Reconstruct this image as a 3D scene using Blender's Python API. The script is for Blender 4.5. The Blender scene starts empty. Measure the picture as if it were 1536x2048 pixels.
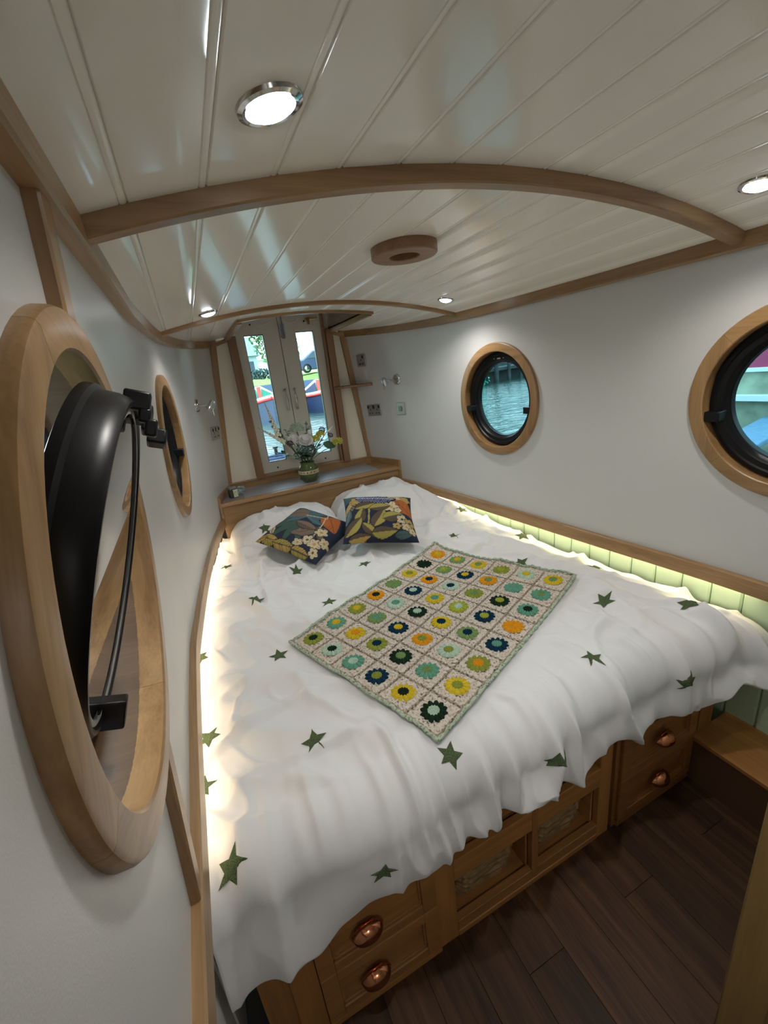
import bpy, math, random
import numpy as np
from mathutils import Vector, Matrix

# ------------------------------------------------------------------ camera
S = bpy.context.scene
C = S.collection
cam_d = bpy.data.cameras.new('camera'); cam = bpy.data.objects.new('camera', cam_d); C.objects.link(cam)
cam_d.sensor_fit = 'VERTICAL'; cam_d.sensor_height = 36.0; cam_d.lens = 839.9 / 2048 * 36.0
cam_d.clip_start = .01; cam_d.clip_end = 400
_w = Vector((0.294724100, -0.408556401, -0.180073936))
_R = Matrix.Rotation(_w.length, 3, _w.normalized())
_r = Vector((_R[0][0], _R[0][2], -_R[0][1])); _d = Vector((_R[1][0], _R[1][2], -_R[1][1])); _f = Vector((_R[2][0], _R[2][2], -_R[2][1]))
_m = Matrix((( _r.x, -_d.x, -_f.x), (_r.y, -_d.y, -_f.y), (_r.z, -_d.z, -_f.z))).to_4x4()
_m.translation = (-.70, 0, 1.60)
cam.matrix_world = _m
S.camera = cam
# ------------------------------------------------------------------ light outside, exposure
SKY_STRENGTH = 5.2
LAMP_W = 3.4
LED_STRENGTH = 11.5
world = bpy.data.worlds.new('overcast_sky'); S.world = world; world.use_nodes = True
wn = world.node_tree; wn.nodes.clear()
wo = wn.nodes.new('ShaderNodeOutputWorld'); wb = wn.nodes.new('ShaderNodeBackground')
wt = wn.nodes.new('ShaderNodeTexCoord'); wx = wn.nodes.new('ShaderNodeSeparateXYZ'); wr = wn.nodes.new('ShaderNodeValToRGB')
wz = wn.nodes.new('ShaderNodeTexNoise'); wz.inputs['Scale'].default_value = 3.0; wz.inputs['Detail'].default_value = 5
wmx = wn.nodes.new('ShaderNodeMixRGB'); wmx.blend_type = 'SOFT_LIGHT'; wmx.inputs[0].default_value = .35
wr.color_ramp.elements[0].position = .0; wr.color_ramp.elements[0].color = (.86, .93, .97, 1)
wr.color_ramp.elements[1].position = .8; wr.color_ramp.elements[1].color = (.66, .80, .93, 1)
wn.links.new(wt.outputs['Generated'], wx.inputs[0]); wn.links.new(wx.outputs['Z'], wr.inputs[0])
wn.links.new(wt.outputs['Generated'], wz.inputs['Vector'])
wn.links.new(wr.outputs[0], wmx.inputs[1]); wn.links.new(wz.outputs['Fac'], wmx.inputs[2])
wn.links.new(wmx.outputs[0], wb.inputs[0]); wb.inputs[1].default_value = SKY_STRENGTH
wn.links.new(wb.outputs[0], wo.inputs[0])
S.view_settings.view_transform = 'Standard'; S.view_settings.look = 'None'
S.view_settings.gamma = 1.0; S.view_settings.use_curve_mapping = False
S.view_settings.exposure = 0.48

random.seed(4)
PI = math.pi
# ---- shared geometry of the cabin (plain numpy) ----
def pchip(X, Y):
    X = np.array(X, float); Y = np.array(Y, float)
    h = np.diff(X); d = np.diff(Y) / h
    m = np.zeros(len(X)); m[0] = d[0]; m[-1] = d[-1]
    for i in range(1, len(X) - 1):
        if d[i-1] * d[i] > 0:
            w1 = 2*h[i] + h[i-1]; w2 = h[i] + 2*h[i-1]
            m[i] = (w1 + w2) / (w1 / d[i-1] + w2 / d[i])
    def f(x):
        x = np.clip(np.asarray(x, float), X[0], X[-1])
        i = np.clip(np.searchsorted(X, x) - 1, 0, len(h) - 1)
        t = (x - X[i]) / h[i]
        return ((1+2*t)*(1-t)**2*Y[i] + t*(1-t)**2*h[i]*m[i] + t*t*(3-2*t)*Y[i+1] + t*t*(t-1)*h[i]*m[i+1])
    return f
GUN = {-1: pchip([-1, .9, 1.36, 1.6, 2.16, 2.77, 3.0, 3.25], [.886, .886, .881, .862, .798, .690, .635, .555]),
       1: pchip([-1, .62, 1.28, 1.81, 2.66, 3.0, 3.25], [.895, .880, .826, .779, .695, .632, .555])}
CEI = {-1: pchip([-1, .85, 1.3, 1.82, 2.15, 2.6, 2.94, 3.25], [.795, .794, .794, .774, .75, .68, .59, .455]),
       1: pchip([-1, .85, 2.18, 2.6, 2.94, 3.25], [.80, .80, .765, .70, .60, .455])}
def half(side, y, z):
    g = GUN[side](y); c = CEI[side](y)
    return g + (c - g) * (np.asarray(z) - .80) / 1.06
def zceil(x): return 1.949 - .166 * np.asarray(x) ** 2
# smooth value noise
_rs = np.random.RandomState(5)
_lat = _rs.rand(64, 64)
def vnoise(x, y):
    x = np.asarray(x, float); y = np.asarray(y, float)
    xi = np.floor(x).astype(int); yi = np.floor(y).astype(int)
    fx = x - xi; fy = y - yi
    fx = fx*fx*(3-2*fx); fy = fy*fy*(3-2*fy)
    a = _lat[xi % 64, yi % 64]; b = _lat[(xi+1) % 64, yi % 64]
    c = _lat[xi % 64, (yi+1) % 64]; d = _lat[(xi+1) % 64, (yi+1) % 64]
    return (a*(1-fx)+b*fx)*(1-fy)+(c*(1-fx)+d*fx)*fy - .5
def segd(x, y, pts):
    best = np.full(np.shape(x), 9.0); tt = np.zeros(np.shape(x)); n = len(pts) - 1
    for k in range(n):
        ax, ay = pts[k]; bx, by = pts[k+1]
        dx, dy = bx-ax, by-ay
        t = np.clip(((x-ax)*dx+(y-ay)*dy)/(dx*dx+dy*dy), 0, 1)
        d = np.hypot(x-ax-t*dx, y-ay-t*dy)
        m = d < best
        best = np.where(m, d, best); tt = np.where(m, (k+t)/n, tt)
    return best, tt
# folds of the duvet: (points, half width, height)
FOLDS = [
 ([(.10, 2.25), (.32, 1.95), (.55, 1.55), (.66, 1.1), (.62, .75)], .045, .018),
 ([(.45, 2.3), (.60, 1.9), (.70, 1.5), (.76, 1.1)], .05, .016),
 ([(.30, 1.9), (.50, 1.75), (.68, 1.62)], .03, .009),
 ([(.40, 1.55), (.55, 1.40), (.74, 1.33)], .03, .008),
 ([(.55, 1.25), (.60, 1.0), (.56, .72)], .03, .012),
 ([(.42, 1.05), (.48, .85), (.46, .68)], .025, .012),
 ([(.72, 1.15), (.76, .9), (.74, .66)], .035, .014),
 ([(.20, 1.0), (.28, .85), (.30, .68)], .025, .011),
 ([(-.85, 1.95), (-.6, 1.85), (-.35, 1.78), (-.05, 1.86)], .04, .012),
 ([(-.88, 1.72), (-.7, 1.62), (-.55, 1.42)], .03, .009),
 ([(-.70, 1.9), (-.55, 1.7), (-.5, 1.45)], .03, .006),
 ([(-.86, 1.12), (-.7, 1.02), (-.45, .86), (-.2, .74)], .045, .016),
 ([(-.86, .92), (-.72, .86), (-.5, .75)], .03, .010),
 ([(-.8, 1.3), (-.62, 1.2), (-.5, 1.24)], .035, .008),
 ([(-.6, 1.32), (-.55, 1.08), (-.38, .9)], .03, .009),
 ([(-.62, 2.35), (-.5, 2.15), (-.2, 2.0), (.1, 1.95)], .05, .010),
 ([(-.35, 1.6), (-.25, 1.78), (-.12, 2.0)], .02, .006),
 ([(-.75, 2.55), (-.62, 2.4), (-.6, 2.2)], .03, .010),
 ([(.50, 2.62), (.56, 2.4), (.52, 2.15), (.40, 2.0)], .05, .018),
 ([(.62, 2.55), (.66, 2.3), (.62, 2.05)], .03, .012),
 ([(-.72, .80), (-.66, .74), (-.64, .66)], .02, .010),
 ([(-.50, .80), (-.46, .72), (-.45, .66)], .02, .008),
]
def duvet_top(x, y):
    x = np.asarray(x, float); y = np.asarray(y, float)
    z = np.full(np.broadcast(x, y).shape, .652)
    # two pillows under the cover at the head
    for cx, hh, wx in ((-.30, .155, .27), (.40, .185, .27)):
        ex = np.clip(1-((x-cx)/(wx*1.28))**4, 0, 1); t = np.clip((y-2.18)/.42, 0, 1)
        py = t*t*(3-2*t) * (1-.30*np.clip((y-2.66)/.2, 0, 1)**2)
        z = z + hh*ex**.6*py
    # lofts up a little along the right-hand side
    z = z + .012*np.exp(-((x-.60)/.16)**2)*np.clip((2.4-y)/.4, 0, 1)
    xe = GUN[1](y)+.03
    z = z + np.interp(y, [.6, .85, 1.2, 1.6, 1.9, 2.05], [-.036, -.022, -.008, 0, .01, .0])*np.clip((x-xe+.16)/.16, 0, 1)
    z = z + .085*np.exp(-((x-.74)/.10)**2-((y-2.36)/.26)**2)
    z = z + .012*np.clip((-.55-x)/.25, 0, 1)
    # flatter where the blanket lies
    bu = ((x+.311)*.923+(y-.757)*.395)/1.0; bv = (-(x+.311)*.244+(y-.757)*.675)/.515
    calm = 1-.85*np.clip(1.15-np.abs(bu-.5)*2, 0, .25)/.25*np.clip(1.2-np.abs(bv-.5)*2, 0, .25)/.25
    zn = 0*z
    for pts, w, a in FOLDS:
        d, t = segd(x, y, pts)
        zn = zn + 1.5*a*np.exp(-np.abs(d/(w*.85))**1.5)*np.sin(np.pi*np.clip(t*.9+.05, 0, 1))**.6
    zn = zn + .020*vnoise(x*3.1+3, y*3.1+9) + .011*vnoise(x*8+1, y*7) + .005*vnoise(x*19, y*17+3)
    rid = 1-np.abs(2*vnoise(x*6+20+2*vnoise(x*3, y*3), y*5+4))
    zn = zn + .017*np.clip(rid-.76, 0, 1)/.24
    rid = 1-np.abs(2*vnoise(x*3.3+y*2.1+31+1.5*vnoise(x*2, y*2+5), y*3.9-x*1.7+14))
    zn = zn + .022*np.clip(rid-.80, 0, 1)/.20
    rid = 1-np.abs(2*vnoise(x*11+y*5+7, y*8-x*4+2))
    zn = zn + .009*np.clip(rid-.70, 0, 1)/.30
    ye = yfront(x)+R_EDGE
    gat = 1-2*np.abs(2*vnoise(x*13+3+.8*(y-.7)*np.sin(x*5), (y-.7)*2.2+1)); gat2 = 1-2*np.abs(2*vnoise(x*27+17, (y-.7)*4+7))
    zn = zn + (.013*gat+.006*gat2)*np.exp(-np.clip(y-ye, 0, 9)/.16)
    z = z + zn*calm
    for sd in (-1, 1):                                   # tucks under the gunwale trims
        lim = .735 + 1.2*np.clip(GUN[sd](y)-.03-sd*x, 0, 1)
        z = np.minimum(z, lim)
    return z
HEM = pchip([-.93, -.83, -.72, -.64, -.56, -.4, -.2, -.1, .14, .24, .30, .345, .40, .48, .62, .70, .74, .80, .9],
            [.365, .36, .35, .40, .415, .425, .43, .45, .40, .44, .45, .41, .45, .45, .43, .45, .50, .48, .47])
def yfront(x): return .665 - .098*np.clip((np.asarray(x)-.35)/.50, 0, 1)**1.5
R_EDGE = .115
def duvet_point(x, s):
    """s<=0: on the top at y = yfront+R - s ; 0..q: round the edge ; beyond: down the front."""
    x = np.asarray(x, float); s = np.asarray(s, float)
    yf = yfront(x); y_e = yf + R_EDGE; q = R_EDGE*np.pi/2
    ytop = y_e - np.minimum(s, 0)
    zt = duvet_top(x, ytop)
    a = np.clip(s/R_EDGE, 0, np.pi/2)
    y = np.where(s <= 0, ytop, y_e - R_EDGE*np.sin(a))
    z = np.where(s <= 0, zt, zt - R_EDGE*(1-np.cos(a)))
    down = np.clip(s - q, 0, None)
    L = np.maximum(zt - R_EDGE - HEM(x) + .018, .03)
    f = np.clip(down/.26, 0, 1)
    z = z - f*L
    # gathered folds on the drop
    g = np.clip(s/.22, 0, 1)
    xs = x + .05*np.sin(x*5.3+1) + .10*down*np.sin(x*9+2)
    amp = .35 + .65*np.clip(2.2*np.abs(vnoise(x*3.7+11, 2.2)), 0, 1)
    r1 = 1-2*np.abs(2*vnoise(xs*11+3, down*1.7+1)); r2 = 1-2*np.abs(2*vnoise(xs*24+17, down*2.6+7))
    w = amp*(1.25*r1 + .55*r2) - .3
    dy = -g*.031*(w+.25) - .012*f*np.sin(np.pi*f) + .014*np.clip((f-.85)/.15, 0, 1)**2
    y = y + np.where(dy > 0, .014*np.tanh(dy/.014), dy)      # never presses back into the bed base
    x2 = x + g*.004*np.sin(x*33+down*9)
    y = y + .014*np.clip((f-.85)/.15, 0, 1)**2   # hem tucks back in
    return x2, y, z
def duvet_surf(x, y):
    """height of the cover over a spot (x,y), rounded towards the foot"""
    x = np.asarray(x, float); y = np.asarray(y, float)
    y_e = yfront(x)+R_EDGE
    o = np.clip(y_e - y, 0, R_EDGE*.98)
    return duvet_top(x, np.maximum(y, y_e)) - (R_EDGE - np.sqrt(R_EDGE**2-o**2))
# ---- end of shared geometry ----

# ------------------------------------------------------------------ materials
def newmat(name):
    m = bpy.data.materials.new(name); m.use_nodes = True
    nt = m.node_tree; b = nt.nodes['Principled BSDF']
    return m, nt, b
def rgb(c): return (c[0], c[1], c[2], 1)
def plain(name, col, rough=.5, metal=0, spec=.5, bump=0, bscale=200, coat=0, var=0, sheen=0):
    m, nt, b = newmat(name)
    b.inputs['Base Color'].default_value = rgb(col); b.inputs['Roughness'].default_value = rough
    b.inputs['Metallic'].default_value = metal; b.inputs['Specular IOR Level'].default_value = spec
    if coat: b.inputs['Coat Weight'].default_value = coat; b.inputs['Coat Roughness'].default_value = .1
    if sheen: b.inputs['Sheen Weight'].default_value = sheen
    if bump or var:
        tc = nt.nodes.new('ShaderNodeTexCoord'); n = nt.nodes.new('ShaderNodeTexNoise')
        n.inputs['Scale'].default_value = bscale; n.inputs['Detail'].default_value = 3
        nt.links.new(tc.outputs['Object'], n.inputs['Vector'])
        if bump:
            bp = nt.nodes.new('ShaderNodeBump'); bp.inputs['Strength'].default_value = bump; bp.inputs['Distance'].default_value = .002
            nt.links.new(n.outputs['Fac'], bp.inputs['Height']); nt.links.new(bp.outputs[0], b.inputs['Normal'])
        if var:
            r = nt.nodes.new('ShaderNodeValToRGB')
            r.color_ramp.elements[0].position = .35; r.color_ramp.elements[1].position = .65
            r.color_ramp.elements[0].color = rgb([c*(1-var) for c in col]); r.color_ramp.elements[1].color = rgb([min(1, c*(1+var)) for c in col])
            nt.links.new(n.outputs['Fac'], r.inputs[0]); nt.links.new(r.outputs[0], b.inputs['Base Color'])
    return m
def wood(name, light, dark, axis=0, rough=.38, across=28, along=1.6, coat=.25, bump=.25, vary=.12):
    """fine straight grain running along one object axis"""
    m, nt, b = newmat(name); N = nt.nodes.new; L = nt.links.new
    tc = N('ShaderNodeTexCoord'); oi = N('ShaderNodeObjectInfo')
    add = N('ShaderNodeVectorMath'); add.operation = 'MULTIPLY_ADD'
    L(oi.outputs['Random'], add.inputs[0]); add.inputs[1].default_value = (7, 11, 13); L(tc.outputs['Object'], add.inputs[2])
    mp = N('ShaderNodeMapping'); sc = [across]*3; sc[axis] = along; mp.inputs['Scale'].default_value = sc
    L(add.outputs[0], mp.inputs[0])
    n1 = N('ShaderNodeTexNoise'); n1.inputs['Scale'].default_value = 1; n1.inputs['Detail'].default_value = 4; n1.inputs['Distortion'].default_value = .6
    L(mp.outputs[0], n1.inputs['Vector'])
    mp2 = N('ShaderNodeMapping'); sc2 = [across*7]*3; sc2[axis] = along*5; mp2.inputs['Scale'].default_value = sc2
    L(add.outputs[0], mp2.inputs[0])
    n2 = N('ShaderNodeTexNoise'); n2.inputs['Scale'].default_value = 1; n2.inputs['Detail'].default_value = 2
    L(mp2.outputs[0], n2.inputs['Vector'])
    mx = N('ShaderNodeMath'); mx.operation = 'MULTIPLY_ADD'; L(n2.outputs['Fac'], mx.inputs[0]); mx.inputs[1].default_value = .45; L(n1.outputs['Fac'], mx.inputs[2])
    cr = N('ShaderNodeValToRGB'); cr.color_ramp.elements[0].position = .45; cr.color_ramp.elements[1].position = .95
    cr.color_ramp.elements[0].color = rgb(dark); cr.color_ramp.elements[1].color = rgb(light)
    L(mx.outputs[0], cr.inputs[0])
    hs = N('ShaderNodeHueSaturation'); mr = N('ShaderNodeMapRange'); mr.inputs[3].default_value = 1-vary; mr.inputs[4].default_value = 1+vary
    L(oi.outputs['Random'], mr.inputs[0]); L(mr.outputs[0], hs.inputs['Value']); L(cr.outputs[0], hs.inputs['Color'])
    L(hs.outputs[0], b.inputs['Base Color'])
    b.inputs['Roughness'].default_value = rough; b.inputs['Coat Weight'].default_value = coat; b.inputs['Coat Roughness'].default_value = .25
    bp = N('ShaderNodeBump'); bp.inputs['Strength'].default_value = bump; bp.inputs['Distance'].default_value = .0006
    L(n2.outputs['Fac'], bp.inputs['Height']); L(bp.outputs[0], b.inputs['Normal'])
    return m
def glassmat(name, tint, ior=1.5, rough=.0):
    m = bpy.data.materials.new(name); m.use_nodes = True; nt = m.node_tree; nt.nodes.clear(); N = nt.nodes.new; L = nt.links.new
    o = N('ShaderNodeOutputMaterial'); mx = N('ShaderNodeMixShader'); t = N('ShaderNodeBsdfTransparent'); g = N('ShaderNodeBsdfGlossy'); f = N('ShaderNodeFresnel')
    t.inputs[0].default_value = rgb(tint); g.inputs['Roughness'].default_value = rough; f.inputs[0].default_value = ior
    L(f.outputs[0], mx.inputs[0]); L(t.outputs[0], mx.inputs[1]); L(g.outputs[0], mx.inputs[2]); L(mx.outputs[0], o.inputs[0])
    return m
def emit(name, col, s):
    m = bpy.data.materials.new(name); m.use_nodes = True; nt = m.node_tree; nt.nodes.clear()
    o = nt.nodes.new('ShaderNodeOutputMaterial'); e = nt.nodes.new('ShaderNodeEmission')
    e.inputs[0].default_value = rgb(col); e.inputs[1].default_value = s; nt.links.new(e.outputs[0], o.inputs[0]); return m
def vcol(name, rough=.8, bump=.3, bscale=700):
    m = plain(name, (1, 1, 1), rough, bump=bump, bscale=bscale, spec=.2); nt = m.node_tree
    a = nt.nodes.new('ShaderNodeVertexColor'); a.layer_name = 'print'
    nt.links.new(a.outputs[0], nt.nodes['Principled BSDF'].inputs['Base Color']); return m

OL, OD = (.40, .235, .105), (.225, .122, .050)
oak = [wood('oak_x', OL, OD, 0), wood('oak_y', OL, OD, 1), wood('oak_z', OL, OD, 2)]
M_oakring = wood('oak_ring', (.38, .22, .092), (.22, .118, .045), 0, rough=.34, across=36, along=3, vary=.10, coat=.15)
M_reveal_shade = wood('shaded_reveal_oak', (.14, .08, .037), (.09, .05, .024), 2, rough=.5, coat=0)  # oak tone darkened to put the recess's shade into the colour
OKL, OKD = (.41, .185, .055), (.24, .105, .030)
M_oakdk = [wood('cabinet_oak_x', OKL, OKD, 0, vary=.06), wood('cabinet_oak_y', OKL, OKD, 1), wood('cabinet_oak_z', OKL, OKD, 2, vary=.06)]
M_jamb = wood('jamb_wood', (.33, .17, .085), (.22, .105, .05), 2)
M_vent = wood('vent_hardwood', (.32, .175, .09), (.20, .10, .05), 0, rough=.5)
M_floor = wood('floor_laminate', (.090, .042, .018), (.026, .012, .006), 1, rough=.5, across=26, along=2.0, vary=.22, coat=0, bump=.15)
M_floor.node_tree.nodes['Principled BSDF'].inputs['Specular IOR Level'].default_value = .22
M_ceil = plain('ceiling_paint', (.93, .90, .83), .14, spec=.5, bump=.02, bscale=60)
M_wall = plain('wall_lining', (.62, .615, .60), .34, bump=.10, bscale=420)
M_green = plain('sage_green_paint', (.50, .66, .47), .45, bump=.05, bscale=120)
M_cream = plain('cream_panel', (.86, .80, .67), .45, bump=.04)
M_door = plain('door_paint', (.68, .64, .57), .42, bump=.06, bscale=150)
M_duvet = plain('white_cotton', (.76, .755, .755), .85, spec=.15, bump=.22, bscale=900, sheen=.15)
M_star = plain('green_tufted_star', (.095, .13, .065), .95, spec=.05, bump=1.0, bscale=500, var=.45)
M_black = plain('black_frame', (.004, .004, .005), .36, spec=.25)
M_rubber = plain('black_rubber', (.004, .004, .005), .45)
M_chrome = plain('chrome', (.58, .58, .59), .10, 1)
M_steel = plain('brushed_steel', (.46, .46, .45), .32, .75)
M_brass = plain('brass', (.62, .45, .2), .25, 1)
M_copper = plain('copper', (.66, .27, .13), .13, 1)
M_dark = plain('dark_slot', (.012, .012, .012), .6)
M_mat = plain('grey_ribbed_mat', (.23, .22, .225), .5, bump=.1)
M_glass = glassmat('clear_pane', (.86, .97, .98), 1.3)
M_glassd = glassmat('tinted_pane', (.44, .60, .62), 1.2)
M_mirror = glassmat('sash_pane', (.06, .08, .08), 2.8)
M_lens = emit('lamp_lens', (.84, .94, 1.0), 22)
M_led = emit('led_strip_light', (1.0, .80, .54), LED_STRENGTH)
M_wick = plain('wicker', (.24, .145, .06), .65, var=.25, bscale=40)
M_cushion = vcol('printed_cotton')

# ------------------------------------------------------------------ mesh helpers
class MB:
    def __init__(s): s.v = []; s.f = []; s.m = []
    def add(s, v, f, mi=0):
        o = len(s.v); s.v += [tuple(map(float, p)) for p in v]; s.f += [tuple(i+o for i in q) for q in f]; s.m += [mi]*len(f); return s
    def box(s, x0, x1, y0, y1, z0, z1, mi=0):
        return s.add([(x, y, z) for x in (x0, x1) for y in (y0, y1) for z in (z0, z1)],
              [(0, 1, 3, 2), (4, 6, 7, 5), (0, 4, 5, 1), (2, 3, 7, 6), (0, 2, 6, 4), (1, 5, 7, 3)], mi)
    def prism(s, poly, a, b, axis=1, mi=0):
        """poly: 2-D points in the other two axes (in order), extruded a..b along axis"""
        n = len(poly); P = []
        for h in (a, b):
            for p in poly:
                q = list(p); q.insert(axis, h); P.append(q)
        return s.add(P, [tuple(range(n))[::-1], tuple(range(n, 2*n))] + [(i, (i+1) % n, n+(i+1) % n, n+i) for i in range(n)], mi)
    def grid(s, P, nu, nv, mi=0, closeu=False):
        f = []
        for i in range(nu-1 + (1 if closeu else 0)):
            for j in range(nv-1):
                i2 = (i+1) % nu; f.append((i*nv+j, i2*nv+j, i2*nv+j+1, i*nv+j+1))
        return s.add(P, f, mi)
    def lathe(s, prof, n=32, a0=0, a1=2*PI, mi=0, caps=False):
        full = abs(a1-a0-2*PI) < 1e-6; k = n if full else n+1; P = []
        for i in range(k):
            a = a0+(a1-a0)*i/n
            P += [(r*math.cos(a), r*math.sin(a), z) for r, z in prof]
        s.grid(P, k, len(prof), mi, closeu=full)
        if caps and not full:
            o = len(s.v)-len(P); q = len(prof)
            s.f.append(tuple(o+i for i in range(q))[::-1]); s.f.append(tuple(o+(k-1)*q+i for i in range(q))); s.m += [mi]*2
        return s
    def tube(s, path, rad, n=8, mi=0, caps=True):
        path = [Vector(p) for p in path]; k = len(path)
        if not hasattr(rad, '__len__'): rad = [rad]*k
        P = []; up = None
        for i, p in enumerate(path):
            t = (path[min(i+1, k-1)]-path[max(i-1, 0)]).normalized()
            if up is None: up = t.orthogonal().normalized()
            up = (up-t*up.dot(t)); up = up.normalized() if up.length > 1e-6 else t.orthogonal().normalized()
            w = t.cross(up)
            for j in range(n):
                a = 2*PI*j/n; P.append(p+(up*math.cos(a)+w*math.sin(a))*rad[i])
        o = len(s.v)
        s.add(P, [(i*n+j, i*n+(j+1) % n, (i+1)*n+(j+1) % n, (i+1)*n+j) for i in range(k-1) for j in range(n)], mi)
        if caps: s.f += [tuple(o+j for j in range(n))[::-1], tuple(o+(k-1)*n+j for j in range(n))]; s.m += [mi]*2
        return s
    def ball(s, c, r, nu=10, nv=7, sc=(1, 1, 1), mi=0):
        P = []
        for i in range(nu):
            for j in range(nv):
                a = 2*PI*i/nu; b = PI*(j/(nv-1)-.5)
                P.append((c[0]+r*sc[0]*math.cos(a)*math.cos(b), c[1]+r*sc[1]*math.sin(a)*math.cos(b), c[2]+r*sc[2]*math.sin(b)))
        return s.grid(P, nu, nv, mi, closeu=True)
    def xf(s, M):
        s.v = [tuple(M @ Vector(p)) for p in s.v]; return s
    def __iadd__(s, o): s.add(o.v, o.f); s.m[-len(o.f):] = o.m; return s

MW = {}
def world_of(p): return MW.get(p.name, Matrix.Identity(4)) if p else Matrix.Identity(4)
def obj(name, mb, mat, parent=None, local=False, bevel=0, smooth=True, angle=35, kind=None):
    """ONE mesh object; vertices given in world coordinates unless local"""
    me = bpy.data.meshes.new(name)
    vs = mb.v
    if parent is not None and not local:
        inv = world_of(parent).inverted(); vs = [tuple(inv @ Vector(p)) for p in vs]
    me.from_pydata(vs, [], mb.f)
    mats = mat if isinstance(mat, (list, tuple)) else [mat]
    for q in mats: me.materials.append(q)
    if len(mats) > 1: me.polygons.foreach_set('material_index', mb.m)
    if smooth:
        me.polygons.foreach_set('use_smooth', [True]*len(me.polygons))
        me.set_sharp_from_angle(angle=math.radians(angle))
    me.update()
    o = bpy.data.objects.new(name, me); C.objects.link(o)
    if parent is not None: o.parent = parent; MW[o.name] = world_of(parent)
    if bevel:
        b = o.modifiers.new('edge', 'BEVEL'); b.width = bevel; b.segments = 2; b.limit_method = 'ANGLE'; b.angle_limit = math.radians(40)
    if kind: o['kind'] = kind
    return o
def empty(name, M=None, parent=None):
    o = bpy.data.objects.new(name, None); C.objects.link(o); o.empty_display_size = .05
    if M is None: M = Matrix.Identity(4)
    if not isinstance(M, Matrix): M = Matrix.Translation(M)
    if parent is not None:
        o.parent = parent; o.matrix_local = M; MW[o.name] = world_of(parent) @ M
    else:
        o.matrix_world = M; MW[o.name] = M.copy()
    return o
def tag(o, label, cat, group=None):
    o['label'] = label; o['category'] = cat
    if group: o['group'] = group
    return o
def struct(o, label=None):
    o['kind'] = 'structure'
    if label: o['label'] = label
    return o
def B(*a): return MB().box(*a)
def sweep(ys, section):
    """section(y) -> list of (x,z); a bar that follows y, capped"""
    P = []; k = None
    for y in ys:
        q = section(y); k = len(q); P += [(x, y, z) for x, z in q]
    n = len(ys); m = MB()
    f = [(i*k+j, i*k+(j+1) % k, (i+1)*k+(j+1) % k, (i+1)*k+j) for i in range(n-1) for j in range(k)]
    f += [tuple(range(k))[::-1], tuple((n-1)*k+j for j in range(k))]
    return m.add(P, f)
def wallframe(side, y, z, lift=0.):
    """local x along the wall, y up the wall, z into the room"""
    e = .01
    P = lambda yy, zz: Vector((side*float(half(side, yy, zz)), yy, zz))
    p = P(y, z); t = (P(y+e, z)-P(y-e, z)).normalized(); u = (P(y, z+e)-P(y, z-e)).normalized()
    n = (u.cross(t) if side > 0 else t.cross(u)).normalized()   # into the room
    if n.x*side > 0: n = -n
    x = u.cross(n).normalized(); u = n.cross(x)
    M = Matrix(((x.x, u.x, n.x, 0), (x.y, u.y, n.y, 0), (x.z, u.z, n.z, 0), (0, 0, 0, 1)))
    M.translation = p + n*lift
    return M
YS = list(np.linspace(-1.0, 3.2, 106))
SN = {-1: 'left', 1: 'right'}

# ------------------------------------------------------------------ the setting
# portholes: side, y, z, outer radius, inner radius
PORT = [(-1, .576, 1.400, .3015, .259), (-1, 1.93, 1.400, .285, .243), (1, .615, 1.385, .287, .243), (1, 1.838, 1.385, .287, .243)]

def wall(side):
    ys = np.linspace(-1.0, 3.22, 300); ts = np.linspace(0, 1, 76)
    y = ys[:, None]; zt = zceil(CEI[side](y)) + .01
    z = .775 + (zt-.775)*ts[None, :]
    x = side*half(side, np.broadcast_to(y, z.shape), z)
    P = np.stack([x, np.broadcast_to(y, z.shape), z], -1).reshape(-1, 3)
    m = MB(); m.grid(P, len(ys), len(ts))
    keep = []
    cs = [(p[1], p[2], p[4]+.016) for p in PORT if p[0] == side]
    for f in m.f:
        c = P[list(f)].mean(0)
        if all(math.hypot(c[1]-a, c[2]-b) > r for a, b, r in cs): keep.append(f)
    m.f = keep; m.m = [0]*len(keep)
    o = struct(obj('wall_'+SN[side], m, M_wall), 'white lined cabin side, '+SN[side]+' of the bed'); return o
wall(-1); wall(1)
# hull sides under the gunwale
def hull(side):
    M_green_ = M_green if side > 0 else M_wall
    m = sweep(YS, lambda y: [(side*(float(GUN[side](y))+.05), 0), (side*(float(GUN[side](y))+.05), .79), (side*(float(GUN[side](y))-.002), .79), (side*(float(GUN[side](y))-.002), .798), (side*(float(GUN[side](y))+.07), .798), (side*(float(GUN[side](y))+.07), 0)])
    h = struct(obj('wall_hull_'+SN[side], m, M_green_), 'painted lining below the '+SN[side]+' gunwale')
    y = .1 if side > 0 else .3
    while y < 2.9:
        y0, y1 = y+.0015, y+.0985
        def X(yy, d): return side*(float(GUN[side](yy))+.05-d)
        b = MB().prism([(X(y0, 0), y0), (X(y0, .006), y0), (X(y0+.006, .012), y0+.006), (X(y1-.006, .012), y1-.006), (X(y1, .006), y1), (X(y1, 0), y1)], .19, .788, axis=2)
        obj('board', b, M_green_, h, smooth=False); y += .1
hull(-1); hull(1)

# floor with laminate planks
fl = struct(obj('floor', B(-1.0, 1.0, -1.0, 3.2, -.04, -.006), M_dark), 'dark brown laminate floor')
k = 0
xx = -.84
while xx < .80:
    yy = -1.0-.31*(k*2 % 3)
    while yy < .74:
        y0, y1 = max(yy, -1.0), min(yy+.92, .74)
        if y1-y0 > .05: obj('plank', B(xx+.0005, xx+.1245, y0+.0005, y1-.0005, -.008, 0), M_floor, fl, bevel=.0007, smooth=False)
        yy += .92
    xx += .125; k += 1

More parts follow.
